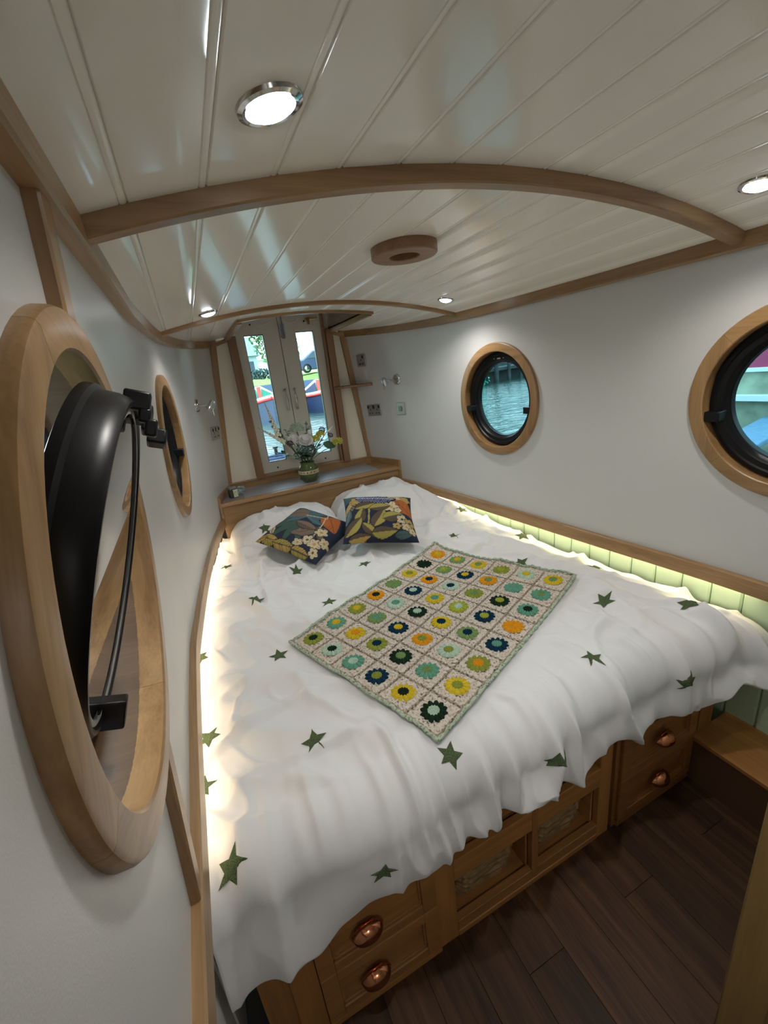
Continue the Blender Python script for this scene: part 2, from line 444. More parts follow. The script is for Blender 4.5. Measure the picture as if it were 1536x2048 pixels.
# ceiling boards with a bead at every joint
ce = struct(empty('ceiling', (0, 0, 1.95)), 'cream tongue and groove boarded ceiling, arched')
HX, HY = .362, 2.42
def plank(x0, x1, y0, y1):
    w = x1-x0; prof = []
    if w > .05:
        for dx, dz in ((0, .0032), (.0022, .0005), (w*.3, 0), (w*.6, 0), (w-.0125, .0003), (w-.0112, .0025), (w-.0098, .0005), (w-.0060, 0), (w-.0022, .0005), (w, .0032)):
            prof.append((x0+dx, float(zceil(x0+dx))+dz))
    else: prof = [(x0, float(zceil(x0))), (x1, float(zceil(x1)))]
    prof += [(x1, float(zceil(x1))+.016), (x0, float(zceil(x0))+.016)]
    obj('board', MB().prism(prof, y0, y1, axis=1), M_ceil, ce, angle=50)
for k in range(-1, 14):
    x0 = -.711+.1115*k; x1 = x0+.1115
    if x0 > -HX and x1 < HX: plank(x0, x1, -1.0, HY)
    else:
        plank(x0, x1, -1.0, HY)
        a, b = (x0, min(x1, -HX)) if x0 < 0 else (max(x0, HX), x1)
        if b > a: plank(a, b, HY, 3.2)

# cornices, beams, gunwale trims, battens
n_trim = [0]
def trim(mb, mat, label, **kw):
    n_trim[0] += 1
    return struct(obj('trim_%d' % n_trim[0], mb, mat, **kw), label)
for side in (-1, 1):
    def sec(y, side=side):
        c = float(CEI[side](y)); xi = c-.021; z = float(zceil(xi))+.004; zb = z-.047
        xo = float(half(side, y, zb))+.006
        return [(side*xi, zb+.004), (side*xi, z), (side*(c+.02), z), (side*xo, zb), (side*(xi+.004), zb)]
    trim(sweep(YS, sec), oak[1], 'oak cornice along the top of the %s wall' % SN[side], angle=30)
    trim(sweep(YS, lambda y, side=side: [(side*(float(GUN[side](y))-.020), .748), (side*(float(GUN[side](y))-.020), .801), (side*(float(GUN[side](y))-.016), .805), (side*(float(GUN[side](y))+.012), .805), (side*(float(GUN[side](y))+.002), .748)]), oak[1], 'oak gunwale trim along the %s wall above the bed' % SN[side], angle=30)
def beam(y0, y1, h, xl, xr, label):
    xs = np.linspace(xl, xr, 60); m = MB()
    P = []
    for x in xs:
        z = float(zceil(x)); P += [(x, y0, z+.006), (x, y0, z-h+.003), (x, y0+.003, z-h), (x, y1-.003, z-h), (x, y1, z-h+.003), (x, y1, z+.006)]
    n = len(xs); k = 6
    m.add(P, [(i*k+j, (i+1)*k+j, (i+1)*k+(j+1) % k, i*k+(j+1) % k) for i in range(n-1) for j in range(k)] + [tuple(range(k)), tuple((n-1)*k+j for j in range(k))[::-1]])
    trim(m, oak[0], label, angle=30)
beam(.781, .815, .029, -.785, .79, 'oak ceiling beam nearest the camera')
beam(2.128, 2.150, .018, -.745, .75, 'slim oak ceiling beam before the bow doors')
for zz in (np.linspace(.806, 1.108, 8), np.linspace(1.694, 1.815, 5)):
  P = []
  for z in zz:
    F = wallframe(-1, .60, float(z))
    P += [tuple(F @ Vector(q)) for q in ((-.021, 0, -.006), (-.021, 0, .013), (-.018, 0, .016), (.018, 0, .016), (.021, 0, .013), (.021, 0, -.006))]
  k = 6; n = len(zz)
  hb = MB().add(P, [(i*k+j, (i+1)*k+j, (i+1)*k+(j+1) % k, i*k+(j+1) % k) for i in range(n-1) for j in range(k)] + [tuple(range(k)), tuple((n-1)*k+j for j in range(k))[::-1]])
  trim(hb, oak[2], 'oak batten on the left wall, %s the open porthole' % ('below', 'above')[zz[0] > 1.5], angle=30)
# pipe box along the right-hand side of the floor
pb = MB(); pb.box(.705, .94, -.6, .69, 0, .185)
trim(pb, plain('box_dark_oak', (.10, .05, .025), .5), 'dark boxing along the floor at the right')
trim(B(.700, .94, -.6, .69, .185, .203), M_oakdk[1], 'oak ledge capping the boxing at the right', bevel=.003)
# bulkhead with its oak post near the camera on the right
struct(obj('wall_stern', B(-.95, .95, -1.03, -1.0, -.02, 2.0), M_wall), 'rear end of the cabin')
struct(obj('wall_foot', B(.09, .95, .175, .215, 0, 1.96), M_wall), 'bulkhead at the foot of the cabin')
trim(B(.050, .092, .165, .240, 0, 1.945), wood('post_oak', (.30, .19, .07), (.19, .115, .04), 2, across=22), 'oak edge post of the bulkhead at bottom right', bevel=.005)

# ---- bow bulkhead
wb_ = struct(empty('wall_bow', (0, 3.2, .95)), 'bow bulkhead around the two doors')
for s in (-1, 1):
    obj('panel', MB().prism([(s*.70, .80), (s*.30, .80), (s*.30, 2.14), (s*.36, 2.14), (s*.36, 1.96), (s*.70, 1.96)], 3.205, 3.225), M_cream, wb_, smooth=False)
    obj('corner_batten', MB().prism([(s*.585, .90), (s*.545, .90), (s*.432, 1.935), (s*.474, 1.935)], 3.180, 3.204), oak[2], wb_, bevel=.002, smooth=False)
    j0, j1 = (.307, .361)
    obj('jamb', B(s*j0, s*j1, 3.150, 3.205, .953, 1.93) if s < 0 else B(.322, .375, 3.150, 3.205, .953, 1.93), M_jamb, wb_, bevel=.003, smooth=False)
    obj('head_strip', MB().prism([(s*.36, 1.900), (s*.475, 1.868), (s*.475, 1.89), (s*.36, 1.925)], 3.176, 3.2), oak[0], wb_, smooth=False)
obj('stop_moulding', B(.303, .320, 3.165, 3.205, .968, 2.05), M_jamb, wb_, bevel=.003, smooth=False)
obj('sill_rail', B(-.575, .575, 3.172, 3.205, .886, .953), oak[0], wb_, bevel=.003, smooth=False)
obj('gap_backing', B(-.34, .34, 3.252, 3.275, .90, 1.0), M_dark, wb_, smooth=False)  # dark strips added to keep sky out and the door gaps dark
obj('gap_backing', B(-.012, .012, 3.250, 3.262, .97, 2.1), M_dark, wb_, smooth=False)
obj('threshold', B(-.335, .335, 3.165, 3.212, .953, .968), oak[0], wb_, bevel=.002, smooth=False)
obj('lower_panel', B(-.64, .64, 3.206, 3.225, 0, .95), M_cream, wb_, smooth=False)

# ---- hatch recess over the doors
ht = struct(empty('trim_hatch', (0, 2.8, 1.93)), 'oak framed hatch recess above the bow doors')
M_hs = wood('hatch_lining', (.30, .22, .16), (.22, .16, .115), 1, rough=.35)
obj('side_lining', B(-HX-.012, -HX, HY, 3.26, 1.925, 2.13), M_ceil, ht, smooth=False)
obj('side_lining', B(HX, HX+.012, HY, 3.26, 1.925, 2.13), M_hs, ht, smooth=False)
obj('top_lining', B(-HX-.02, HX+.02, HY-.02, 3.30, 2.13, 2.145), M_hs, ht, smooth=False)
obj('rear_lining', B(-HX-.012, HX+.012, HY-.012, HY, 1.945, 2.13), M_ceil, ht, smooth=False)
obj('door_head', B(-HX, HX, 3.20, 3.27, 2.06, 2.13), M_jamb, ht, smooth=False)
xs = np.linspace(-HX-.016, HX+.016, 20); P = []
for x in xs:
    z = float(zceil(x)); P += [(x, HY-.018, z+.004), (x, HY-.018, z-.013), (x, HY+.010, z-.013), (x, HY+.010, z+.004)]
obj('trim_board', MB().add(P, [(i*4+j, (i+1)*4+j, (i+1)*4+(j+1) % 4, i*4+(j+1) % 4) for i in range(19) for j in range(4)]+[(0, 1, 2, 3), (79, 78, 77, 76)]), oak[0], ht, smooth=False)
for s in (-1, 1):
    obj('trim_board', B(s*(HX-.010), s*(HX+.016), HY+.010, 3.178, 1.906, 1.932), oak[1], ht, bevel=.002, smooth=False)

# ---- the two bow doors
def door(n, s):
    d = struct(empty('door_%d' % n, (s*.153, 3.21, 1.5)), '%s bow door, putty coloured with a tall narrow pane' % ('left', 'right')[s > 0])
    x0, x1 = (.0025, .302); g0, g1 = (.114, .247); z0, z1, gz0, gz1 = .970, 2.06, 1.048, 1.934
    lf = MB()
    fr = lambda a, b, c, e: lf.box(s*a, s*b, 3.212, 3.248, c, e)
    fr(x0, g0, z0, z1); fr(g1, x1, z0, z1); fr(g0, g1, z0, gz0); fr(g0, g1, gz1, z1)
    obj('door_leaf', lf, M_door, d, smooth=False)
    gk = MB()
    for a, b, c, e in ((g0, g0+.004, gz0, gz1), (g1-.004, g1, gz0, gz1), (g0, g1, gz0, gz0+.004), (g0, g1, gz1-.004, gz1)): gk.box(s*a, s*b, 3.216, 3.244, c, e)
    obj('gasket', gk, M_rubber, d, smooth=False)
    obj('pane', B(s*(g0+.003), s*(g1-.003), 3.235, 3.239, gz0+.003, gz1-.003), M_glass, d, smooth=False)
    hx = s*.034
    h = MB().tube([(hx, 3.212, 1.545), (hx, 3.196, 1.545), (hx, 3.186, 1.52), (hx, 3.180, 1.48), (hx, 3.186, 1.44), (hx, 3.196, 1.415), (hx, 3.212, 1.415)], [.008, .007, .005, .009, .005, .007, .008], 10)
    h.ball((hx, 3.196, 1.548), .010); h.ball((hx, 3.196, 1.412), .010)
    obj('handle', h, M_chrome, d)
    for x, z in ((.19, 2.0), (.19, 1.0)):
        obj('screw', MB().lathe([(0, 0), (.006, 0), (.007, -.002)], 10).xf(Matrix.Translation((s*x, 3.2105, z)) @ Matrix.Rotation(PI/2, 4, 'X')), M_dark, d)
    c = MB().tube([(s*(.10+.05*math.cos(a)), 3.207, 2.03-.035*math.sin(a)) for a in np.linspace(.1, 2.6, 9)], .002, 5)
    obj('cord', c, M_cream, d)
    if s > 0:
        bt = MB(); bt.box(.006, .040, 3.203, 3.212, 1.905, 1.99); bt.tube([(.023, 3.197, 1.895), (.023, 3.197, 2.055)], .006, 8); bt.box(.012, .034, 3.192, 3.21, 1.895, 1.912)
        obj('bolt', bt, M_chrome, d)
        la = MB().tube([(.20, 3.20, 2.005), (.285, 3.20, 2.012)], .005, 8); la.box(.21, .225, 3.19, 3.212, 1.975, 2.02); la.ball((.20, 3.195, 2.005), .009)
        obj('latch', la, M_brass, d)
door(1, -1); door(2, 1)

# ---- portholes
def ringprof(ro, ri, t, back=-.02, r=.007):
    return [(ri, back), (ri, t-.003), (ri+.003, t), (ro-r, t), (ro-r*.3, t-r*.3), (ro, t-r), (ro, back)]
def porthole(n, side, y, z, Ro, Ri, label, opened=False):
    F = wallframe(side, y, z)
    w = struct(empty('window_%d' % n, F), label)
    t = .017
    for q in range(4):                                   # the oak ring is jointed from four pieces
        a0 = q*PI/2+.42+(.35 if side > 0 else 0); sg = MB().lathe(ringprof(Ro, Ri, t), 20, a0+.0012, a0+PI/2-.0012, caps=True)
        am = a0+PI/4; R = Matrix.Rotation(am-PI/2, 4, 'Z')
        sg.xf(R.inverted())
        o = obj('ring_segment', sg, M_oakring, w, local=True); o.matrix_local = R
    depth = .075 if opened else .030
    obj('reveal', MB().lathe([(Ri, -.0195), (Ri, -depth), (Ri+.012, -depth)], 64), M_reveal_shade if opened else M_oakring, w, local=True)
    if not opened:
        fr = MB().lathe([(Ri+.01, -.028), (Ri-.006, -.028), (Ri-.008, -.014), (Ri-.020, -.012), (Ri-.024, -.018), (Ri-.040, -.020), (Ri-.046, -.028), (Ri-.050, -.040), (Ri-.054, -.042), (Ri-.056, -.060), (Ri+.01, -.060)], 64)
        f = obj('frame', fr, M_black, w, local=True)
        obj('pane', MB().lathe([(0, -.046), (Ri-.045, -.046), (Ri-.045, -.052), (0, -.052)], 48), M_glassd, w, local=True)
        for sx in (-1, 1):
            ct = MB().box(sx*(Ri-.050), sx*(Ri-.006), -.062, -.030, -.04, .012) if sx < 0 or True else None
            obj('catch', ct, M_black, w, local=True, bevel=.003)
        if side > 0:
            mk = MB().box(-.012, .012, Ri-.038, Ri-.032, -.0195, -.0185); mk.ball((-.034, Ri-.034, -.019), .0035, 6, 4); mk.ball((.034, Ri-.034, -.019), .0035, 6, 4)
            obj('mark', mk, plain('white_print', (.7, .7, .7), .5), w, local=True)
    else:
        fr = MB().lathe([(Ri+.005, -.078), (Ri-.012, -.078), (Ri-.014, -.070), (Ri-.026, -.070), (Ri-.030, -.078), (Ri-.034, -.095), (Ri+.005, -.095)], 64)
        obj('frame', fr, M_black, w, local=True)
        # the hopper sash, tipped into the room about its lower edge (given in the cabin's own axes)
        a = .330; cx, cy, cz = -.825, .592, 1.412
        up = Vector((math.sin(a), 0, math.cos(a))); nn = Vector((math.cos(a), 0, -math.sin(a))); al = up.cross(nn)
        T = Matrix(((al.x, up.x, nn.x, cx), (al.y, up.y, nn.y, cy), (al.z, up.z, nn.z, cz), (0, 0, 0, 1)))
        sp = [(.191, -.001), (.194, .003), (.199, .003), (.203, -.002), (.206, -.012), (.207, -.030), (.212, -.034), (.212, -.044), (.200, -.048), (.194, -.044), (.191, -.012), (.191, -.001)]
        sh = obj('sash', MB().lathe(sp, 72).xf(T), M_black, w)
        obj('sash_pane', MB().lathe([(0, -.002), (.190, -.002), (.190, -.008), (0, -.008)], 64).xf(T), M_mirror, sh)
        sl = MB().lathe([(.184, .0002), (.1905, .0002), (.1905, -.002), (.184, -.002)], 64).xf(T)
        obj('seal', sl, plain('pale_seal', (.30, .29, .27), .5), sh)
        for ang, L, hh in ((1.42, .022, .030), (1.10, .026, .040)):
            K = T @ Matrix.Rotation(ang-PI/2, 4, 'Z')
            cb = MB().box(-L/2, L/2, .190, .214, -.010, .020); cb.box(-L/2, L/2, .176, .194, .008, .022); cb.box(-L/2, L/2, .160, .182, .016, hh)
            obj('catch', cb.xf(K), M_black, sh, bevel=.003)
        K = T @ Matrix.Rotation(PI*.93, 4, 'Z'); cb = MB().box(-.013, .013, .176, .212, -.010, .026)
        obj('catch', cb.xf(K), M_black, sh, bevel=.003)
    return w
porthole(1, *PORT[0], 'near left porthole, oak ring with its black sash tipped open into the cabin', True)
porthole(2, *PORT[1], 'far left porthole, oak ring with closed black frame')
porthole(3, *PORT[2], 'near right porthole cut by the photo edge, oak ring with black frame')
porthole(4, *PORT[3], 'far right porthole, oak ring with black frame looking over water')

# ------------------------------------------------------------------ lamps and fittings
lampspec = [(-.537, .588, 'round chrome downlight nearest the camera, left of the near beam'), (.56, .648, 'round downlight cut by the right photo edge, by the near beam'),
            (-.54, 1.98, 'round downlight far left beside the slim beam'), (.565, 1.94, 'round downlight far right beside the slim beam')]
def downlight(x, y, label, power=1.0):
    z = float(zceil(x)); sl = math.atan(-.332*x)
    M = Matrix.Translation((x, y, z)) @ Matrix.Rotation(-sl, 4, 'Y')
    t = tag(empty('downlight', M), label, 'ceiling light', 'downlights in the ceiling')
    obj('bezel', MB().lathe([(.0285, -.002), (.030, -.005), (.034, -.006), (.039, -.004), (.041, .004)], 40), M_chrome, t, local=True)
    obj('lens', MB().lathe([(0, -.013), (.014, -.012), (.024, -.008), (.029, -.003)], 32), M_lens, t, local=True)
    l = bpy.data.lights.new('lamp_light', 'SPOT'); l.energy = LAMP_W*4; l.color = (1.0, .955, .90); l.spot_size = math.radians(156); l.spot_blend = .75; l.shadow_soft_size = .028
    l.energy *= .74*power
    lo = bpy.data.objects.new('lamp_light', l); C.objects.link(lo); lo.parent = t; lo.location = (0, 0, -.016)
    return t
for a in lampspec: downlight(*a)
downlight(-.54, -.86, 'added downlight, unseen behind the camera, lighting the foot of the bed', 1.7)  # extra unseen lamp, added to brighten the front of the bed
# led strips tucked under the gunwale trims
for side in (-1, 1):
    m = sweep(list(np.linspace(.72 if side < 0 else .66, 2.80, 60)), lambda y: [(side*(float(GUN[side](y))+.006), .757), (side*(float(GUN[side](y))+.024), .757), (side*(float(GUN[side](y))+.024), .762), (side*(float(GUN[side](y))+.006), .762)])
    tag(obj('led_strip', m, M_led), 'warm light strip hidden under the %s gunwale trim' % SN[side], 'light strip')

# ceiling vent
vt = tag(empty('roof_vent', (0.0, 1.285, 1.949)), 'round brown hardwood ring around a dark vent hole in the ceiling', 'vent')
obj('vent_ring', MB().lathe([(.046, .0), (.046, -.028), (.048, -.030), (.098, -.030), (.101, -.027), (.101, .0)], 56), M_vent, vt, local=True)
obj('vent_hole', MB().lathe([(.047, -.005), (0, -.004)], 32), M_dark, vt, local=True)

def plate(name, side, y, z, w, h, label, cat, kind):
    F = wallframe(side, y, z, .001); t = tag(empty(name, F), label, cat, 'chrome plates on the walls')
    obj('face_plate', MB().box(-w/2, w/2, -h/2, h/2, 0, .009), M_steel, t, local=True, bevel=.003)
    def pins(cx):
        for dx, dy, a, b in ((0, .004, .006, .011), (-.013, -.022, .010, .008), (.013, -.022, .010, .008)):
            obj('pin_slot', MB().box(cx+dx-a/2, cx+dx+a/2, dy-b/2, dy+b/2, .0085, .0098), M_dark, t, local=True, smooth=False)
    if kind == 'single':
        pins(0); obj('rocker', MB().box(.012, .026, .014, .034, .008, .013), M_dark, t, local=True, bevel=.002)
    if kind == 'double':
        pins(-.036); pins(.036)
        for cx in (-.058, .058): obj('rocker', MB().box(cx-.007, cx+.007, .014, .034, .008, .013), M_dark, t, local=True, bevel=.002)
        obj('usb_slot', MB().box(-.008, .008, .010, .036, .0085, .0105), M_dark, t, local=True, smooth=False)
    if kind == 'switch':
        obj('rocker', MB().box(-.016, .016, -.016, .018, .008, .015), plain('dull_steel', (.30, .28, .25), .35, 1), t, local=True, bevel=.002)
plate('wall_socket', 1, 3.085, 1.690, .086, .086, 'single chrome socket, highest on the right wall by the bow', 'socket', 'single')
plate('wall_socket', 1, 3.045, 1.325, .146, .086, 'double chrome socket with dark pin holes, right wall under the little shelf', 'socket', 'double')
plate('light_switch', 1, 2.753, 1.332, .086, .086, 'square chrome switch plate, right wall under the reading lamp', 'switch', 'switch')
plate('wall_socket', -1, 3.06, 1.335, .146, .086, 'chrome socket low on the left wall by the bow', 'socket', 'double')

def reading_lamp(side, y, z, label):
    F = wallframe(side, y, z, .0); t = tag(empty('reading_lamp', F), label, 'wall lamp', 'chrome reading lamps')
    obj('wall_rose', MB().lathe([(0, .014), (.030, .014), (.036, .008), (.038, 0)], 28), M_chrome, t, local=True)
    obj('arm', MB().tube([(0, 0, .012), (0, 0, .055), (-.004, .004, .072), (-.02, .006, .085)], .007, 10), M_chrome, t, local=True)
    hd = MB().lathe([(0, .03), (.016, .03), (.020, .02), (.021, -.022), (.017, -.026), (.016, -.020), (0, -.016)], 22)
    hd.xf(Matrix.Translation((-.034, -.004, .088)) @ Matrix.Rotation(-.95, 4, 'X') @ Matrix.Rotation(.3, 4, 'Y'))
    obj('lamp_head', hd, M_chrome, t, local=True)
    obj('toggle', MB().tube([(-.03, -.02, .09), (-.032, -.062, .094)], .003, 6).tube([(-.045, -.02, .085), (-.052, -.055, .09)], .003, 6), M_chrome, t, local=True)
reading_lamp(1, 2.766, 1.533, 'small chrome reading lamp on the right wall')
reading_lamp(-1, 2.78, 1.530, 'small chrome reading lamp on the left wall')

# little corner shelf at the bow
sh = MB().prism([(.325, 3.148), (.345, 3.128), (.585, 3.020), (.603, 3.028), (.596, 3.06), (.50, 3.178), (.33, 3.178), (.322, 3.165)], 1.508, 1.527, axis=2)
tag(obj('corner_shelf', sh, M_jamb, bevel=.005), 'little brown corner shelf between right jamb and right wall', 'shelf')

# ---- the headboard shelf across the bow
HYF = 2.855
hs = tag(empty('headboard_shelf', (0, 3.0, .90)), 'oak shelf and headboard across the head of the bed', 'shelf')
def hw(y, side): return side*(float(GUN[side](y))-.004)
ya = np.linspace(HYF-.012, 3.17, 12)
top = [(hw(y, -1), y) for y in ya]+[(hw(y, 1), y) for y in ya[::-1]]
obj('shelf_top', MB().prism(top, .876, .902, axis=2), oak[0], hs, bevel=.004, smooth=False)
yb_ = np.linspace(HYF+.018, 3.165, 8)
for x0, x1 in ((None, -.503), (-.497, .50)):
    lft = [(hw(y, -1)+.02, y) if x0 is None else (x0, y) for y in yb_]; rgt = [(x1, y) for y in yb_]
    obj('mat', MB().prism(lft+rgt[::-1], .9015, .9035, axis=2), M_mat, hs, smooth=False)
rb = MB()
for q in range(165): rb.box(-.494+q*.006, -.4905+q*.006, HYF+.020, 3.162, .9032, .9052)
o = obj('mat_ribs', rb, plain('mat_rib', (.42, .42, .45), .4), hs, smooth=False); o['kind'] = 'stuff'
obj('headboard', B(hw(HYF, -1)+.004, hw(HYF, 1)-.004, HYF, HYF+.018, .40, .876), oak[0], hs, smooth=False)
for side in (-1, 1):
    yy = list(np.linspace(HYF-.016, 3.17, 14))
    m = sweep(yy, lambda y: [(side*(float(half(side, y, .9))-.002), .80), (side*(float(half(side, y, .9))-.002), .948), (side*(float(half(side, y, .9))-.018), .948), (side*(float(half(side, y, .9))-.018), .80)])
    obj('end_board', m, oak[1], hs, smooth=False)

# ---- two small pots on the left end of the shelf
pt = tag(empty('label_jar', Matrix.Translation((-.560, 2.955, .9035)) @ Matrix.Rotation(.25, 4, 'Z')), 'small dark square jar with cream label on the left end of the shelf', 'jar')
obj('jar_body', MB().box(-.026, .026, -.022, .022, 0, .058), plain('dark_glass', (.05, .055, .04), .15), pt, local=True, bevel=.004)
obj('jar_label', MB().box(-.004, .0265, -.0228, -.0218, .004, .056), plain('cream_label', (.56, .57, .40), .6, var=.3, bscale=90), pt, local=True, smooth=False)
obj('jar_lid', MB().box(-.024, .024, -.020, .020, .058, .074), plain('grey_lid', (.22, .23, .21), .4), pt, local=True, bevel=.004)
bx = MB().prism([(-.030, 0), (.026, 0), (.034, .020), (.026, .048), (-.014, .050), (-.032, .026)], -.022, .022, axis=1)
bo = obj('trinket_box', bx.xf(Matrix.Translation((-.505, 3.03, .9035)) @ Matrix.Rotation(-.3, 4, 'Z')), plain('blue_grey_pattern', (.30, .35, .38), .4, var=.6, bscale=70), bevel=.004)
tag(bo, 'small pale blue grey faceted box behind the dark jar', 'box')

# ------------------------------------------------------------------ the bed base
bb = tag(empty('bed_base', (0, .70, 0)), 'oak bed base with four drawers and open cubbies facing the aisle', 'bed base')
YF = .690
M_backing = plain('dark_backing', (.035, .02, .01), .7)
ox, oy, oz = M_oakdk
def part(n, mb, mat, par=bb, bev=.002): return obj(n, mb, mat, par, bevel=bev, smooth=False)
part('carcass_top', B(-.86, .80, YF+.02, 2.84, .400, .42), ox)
part('end_panel', B(-.865, -.80, YF+.006, YF+.026, 0, .40), oz)
part('stile', B(-.80, -.735, YF, YF+.022, 0, .40), oz)
part('stile', B(-.397, -.335, YF, YF+.022, 0, .40), oz)
part('stile', B(-.056, -.033, YF, YF+.022, .0, .40), oz)
part('stile', B(.228, .282, YF, YF+.022, 0, .40), oz)
part('stile', B(.300, .318, YF, YF+.022, 0, .40), oz)
part('stile', B(.715, .735, YF, YF+.022, 0, .40), oz)
part('end_block', B(.735, .815, YF-.004, YF+.12, .203, .41), oz)
for x0, x1 in ((-.335, -.056), (-.033, .228)):
    part('rail', B(x0, x1, YF, YF+.022, .022, .062), ox); part('rail', B(x0, x1, YF, YF+.022, .240, .318), ox); part('rail', B(x0, x1, YF, YF+.022, .372, .40), ox)
    part('cubby_floor', B(x0, x1, YF+.022, YF+.36, .03, .05), ox); part('cubby_floor', B(x0, x1, YF+.022, YF+.36, .290, .310), ox)
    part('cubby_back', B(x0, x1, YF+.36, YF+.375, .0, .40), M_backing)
    part('cubby_side', B(x1-.008, x1, YF+.022, YF+.36, .05, .40), oy); part('cubby_side', B(x0, x0+.008, YF+.022, YF+.36, .05, .40), oy)
part('toe_lip', B(-.735, -.397, YF-.008, YF+.02, .0, .022), ox); part('toe_lip', B(-.335, .228, YF-.002, YF+.02, 0, .022), ox); part('toe_lip', B(.318, .735, YF-.008, YF+.02, 0, .022), ox)
part('shadow_gap', B(.283, .300, YF+.012, YF+.02, 0, .40), M_dark)
def drawer(x0, x1, z0, z1, hx):
    d = part('drawer', B(x0, x1, YF+.004, YF+.020, z0, z1), ox, bev=0)
    fr = .042
    f = MB()
    f.box(x0, x0+fr, YF-.010, YF+.006, z0, z1); f.box(x1-fr, x1, YF-.010, YF+.006, z0, z1); f.box(x0+fr, x1-fr, YF-.010, YF+.006, z0, z0+fr*.8); f.box(x0+fr, x1-fr, YF-.010, YF+.006, z1-fr*.8, z1)
    part('drawer_frame', f, ox, d)
    bd = MB(); a, b, c, e = x0+fr, x1-fr, z0+fr*.8, z1-fr*.8
    for q in ((a, b, c, c+.006), (a, b, e-.006, e), (a, a+.006, c, e), (b-.006, b, c, e)): bd.box(q[0], q[1], YF-.004, YF+.006, q[2], q[3])
    part('bead', bd, ox, d, bev=.0015)
    # half-round cup pull, open underneath
    zc = (z0+z1)/2-.012; P = []; nu, nv = 18, 9
    for i in range(nu):
        t = PI*i/(nu-1)
        for j in range(nv):
            p = PI/2*j/(nv-1)
            r = .024*math.cos(p*.92)+.004
            P.append((hx-.042*math.cos(t)*(1-.10*j/(nv-1)), YF-.011-.028*math.sin(p)*math.sin(t)**.8, zc+.032*math.sin(t)*math.cos(p)**.9))
    cp = MB().grid(P, nu, nv); cp.box(hx-.020, hx+.020, YF-.0125, YF-.010, zc+.026, zc+.037)
    hd = obj('cup_handle', cp, M_copper, d); hd['label'] = 'copper cup handle'
    so = hd.modifiers.new('shell', 'SOLIDIFY'); so.thickness = .002
for x0, x1, hx in ((-.733, -.399, -.597), (.320, .713, .522)):
    for z0, z1 in ((.026, .206), (.210, .392)): drawer(x0, x1, z0, z1, hx)

# wicker baskets in the cubbies
def basket(x0, x1, z0, h, label):
    y0, y1 = YF+.035, YF+.32; cx, cy = (x0+x1)/2, (y0+y1)/2
    t = tag(empty('wicker_basket', (cx, cy, z0)), label, 'basket', 'wicker baskets in the bed base')
    W, D = (x1-x0)/2, (y1-y0)/2; N = 80; rows = 7
    def rd(a, k):
        c, s_ = math.cos(a), math.sin(a)
        return W*k*math.copysign(abs(c)**.35, c), D*k*math.copysign(abs(s_)**.35, s_)
    wv_ = MB()
    for j in range(rows):                                  # plaited bands, alternating in and out
        pts = []
        for i in range(N+1):
            k = .86+.10*j/(rows-1)+.035*math.sin(i*2*PI*12/N+PI*(j % 2)); x, y = rd(2*PI*i/N, k)
            pts.append((x, y, h*.80*(j+.5)/rows+.009+.003*math.sin(i*2*PI*6/N+j)))
        wv_.tube(pts, h*.075, 6, caps=False)
    obj('weave', wv_, M_wick, t, local=True)
    P = []
    for i in range(40):
        for z in (.002, h*.84): P.append((*rd(2*PI*i/40, .84), z))
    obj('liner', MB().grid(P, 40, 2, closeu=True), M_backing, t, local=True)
    rim = MB()
    for ph in (0, PI):
        pts = []
        for i in range(N+1):
            a = 2*PI*i/N; c, s_ = math.cos(a), math.sin(a)
            pts.append((W*1.0*math.copysign(abs(c)**.35, c), D*math.copysign(abs(s_)**.35, s_), h*.90+.012*math.sin(i*PI/5+ph)))
        rim.tube(pts, .006, 6)
    obj('braided_rim', rim, M_wick, t, local=True)
    obj('base', B(-W*.86, W*.86, -D*.86, D*.86, 0, .004), M_wick, t, local=True, smooth=False)
basket(-.315, -.085, .051, .135, 'wicker basket in the lower left cubby of the bed base')
basket(-.015, .205, .051, .135, 'wicker basket in the lower right cubby of the bed base')

# mattress
mt = MB().prism([(float(-.855), .72), (.815, .72), (.80, 1.5), (.72, 2.3), (.60, 2.83), (-.60, 2.83), (-.74, 2.3), (-.84, 1.6)], .422, .600, axis=2)
tag(obj('mattress', mt, plain('mattress_ticking', (.75, .74, .70), .9), bevel=.03), 'thick mattress hidden under the white duvet cover', 'mattress')

# ------------------------------------------------------------------ the duvet
us = np.linspace(0, 1, 300); sv = np.concatenate([np.linspace(-2.065, -.005, 300), np.linspace(0, R_EDGE*PI/2+.262, 95)])
def xl(y): return -(GUN[-1](y)+.020)
def xr(y): return GUN[1](y)+.026+.006*np.clip((1.1-y)/.4, 0, 1)
U, V = np.meshgrid(us, sv, indexing='ij')
Y0 = np.clip(.78-np.minimum(V, 0), .6, 2.86)
X0 = xl(Y0)+(xr(Y0)-xl(Y0))*U
DX, DY, DZ = duvet_point(X0, V)
DY = np.minimum(DY, HYF-.006-.0*DX)
P = np.stack([DX, DY, DZ], -1).reshape(-1, 3)
dv = tag(obj('duvet', MB().grid(P, len(us), len(sv)), M_duvet, angle=180), 'white star patterned duvet cover spread over the bed, hanging over its foot', 'duvet')
so = dv.modifiers.new('thickness', 'SOLIDIFY'); so.thickness = .006; so.offset = 1
def dpt(x, s, lift):
    """points on the cover for arrays x, s, lifted along the surface normal"""
    e = .004; x = np.asarray(x, float); s = np.asarray(s, float); F = lambda a, b: np.stack(duvet_point(a, b), -1)
    p = F(x, s); n = np.cross(F(x, s+e)-F(x, s-e), F(x+e, s)-F(x-e, s)); n /= np.linalg.norm(n, axis=-1, keepdims=True)
    flip = (n[:, 2] < -.2) | ((np.abs(n[:, 2]) < .3) & (n[:, 1] > 0)); n[flip] *= -1
    return p+n*np.asarray(lift)[:, None]
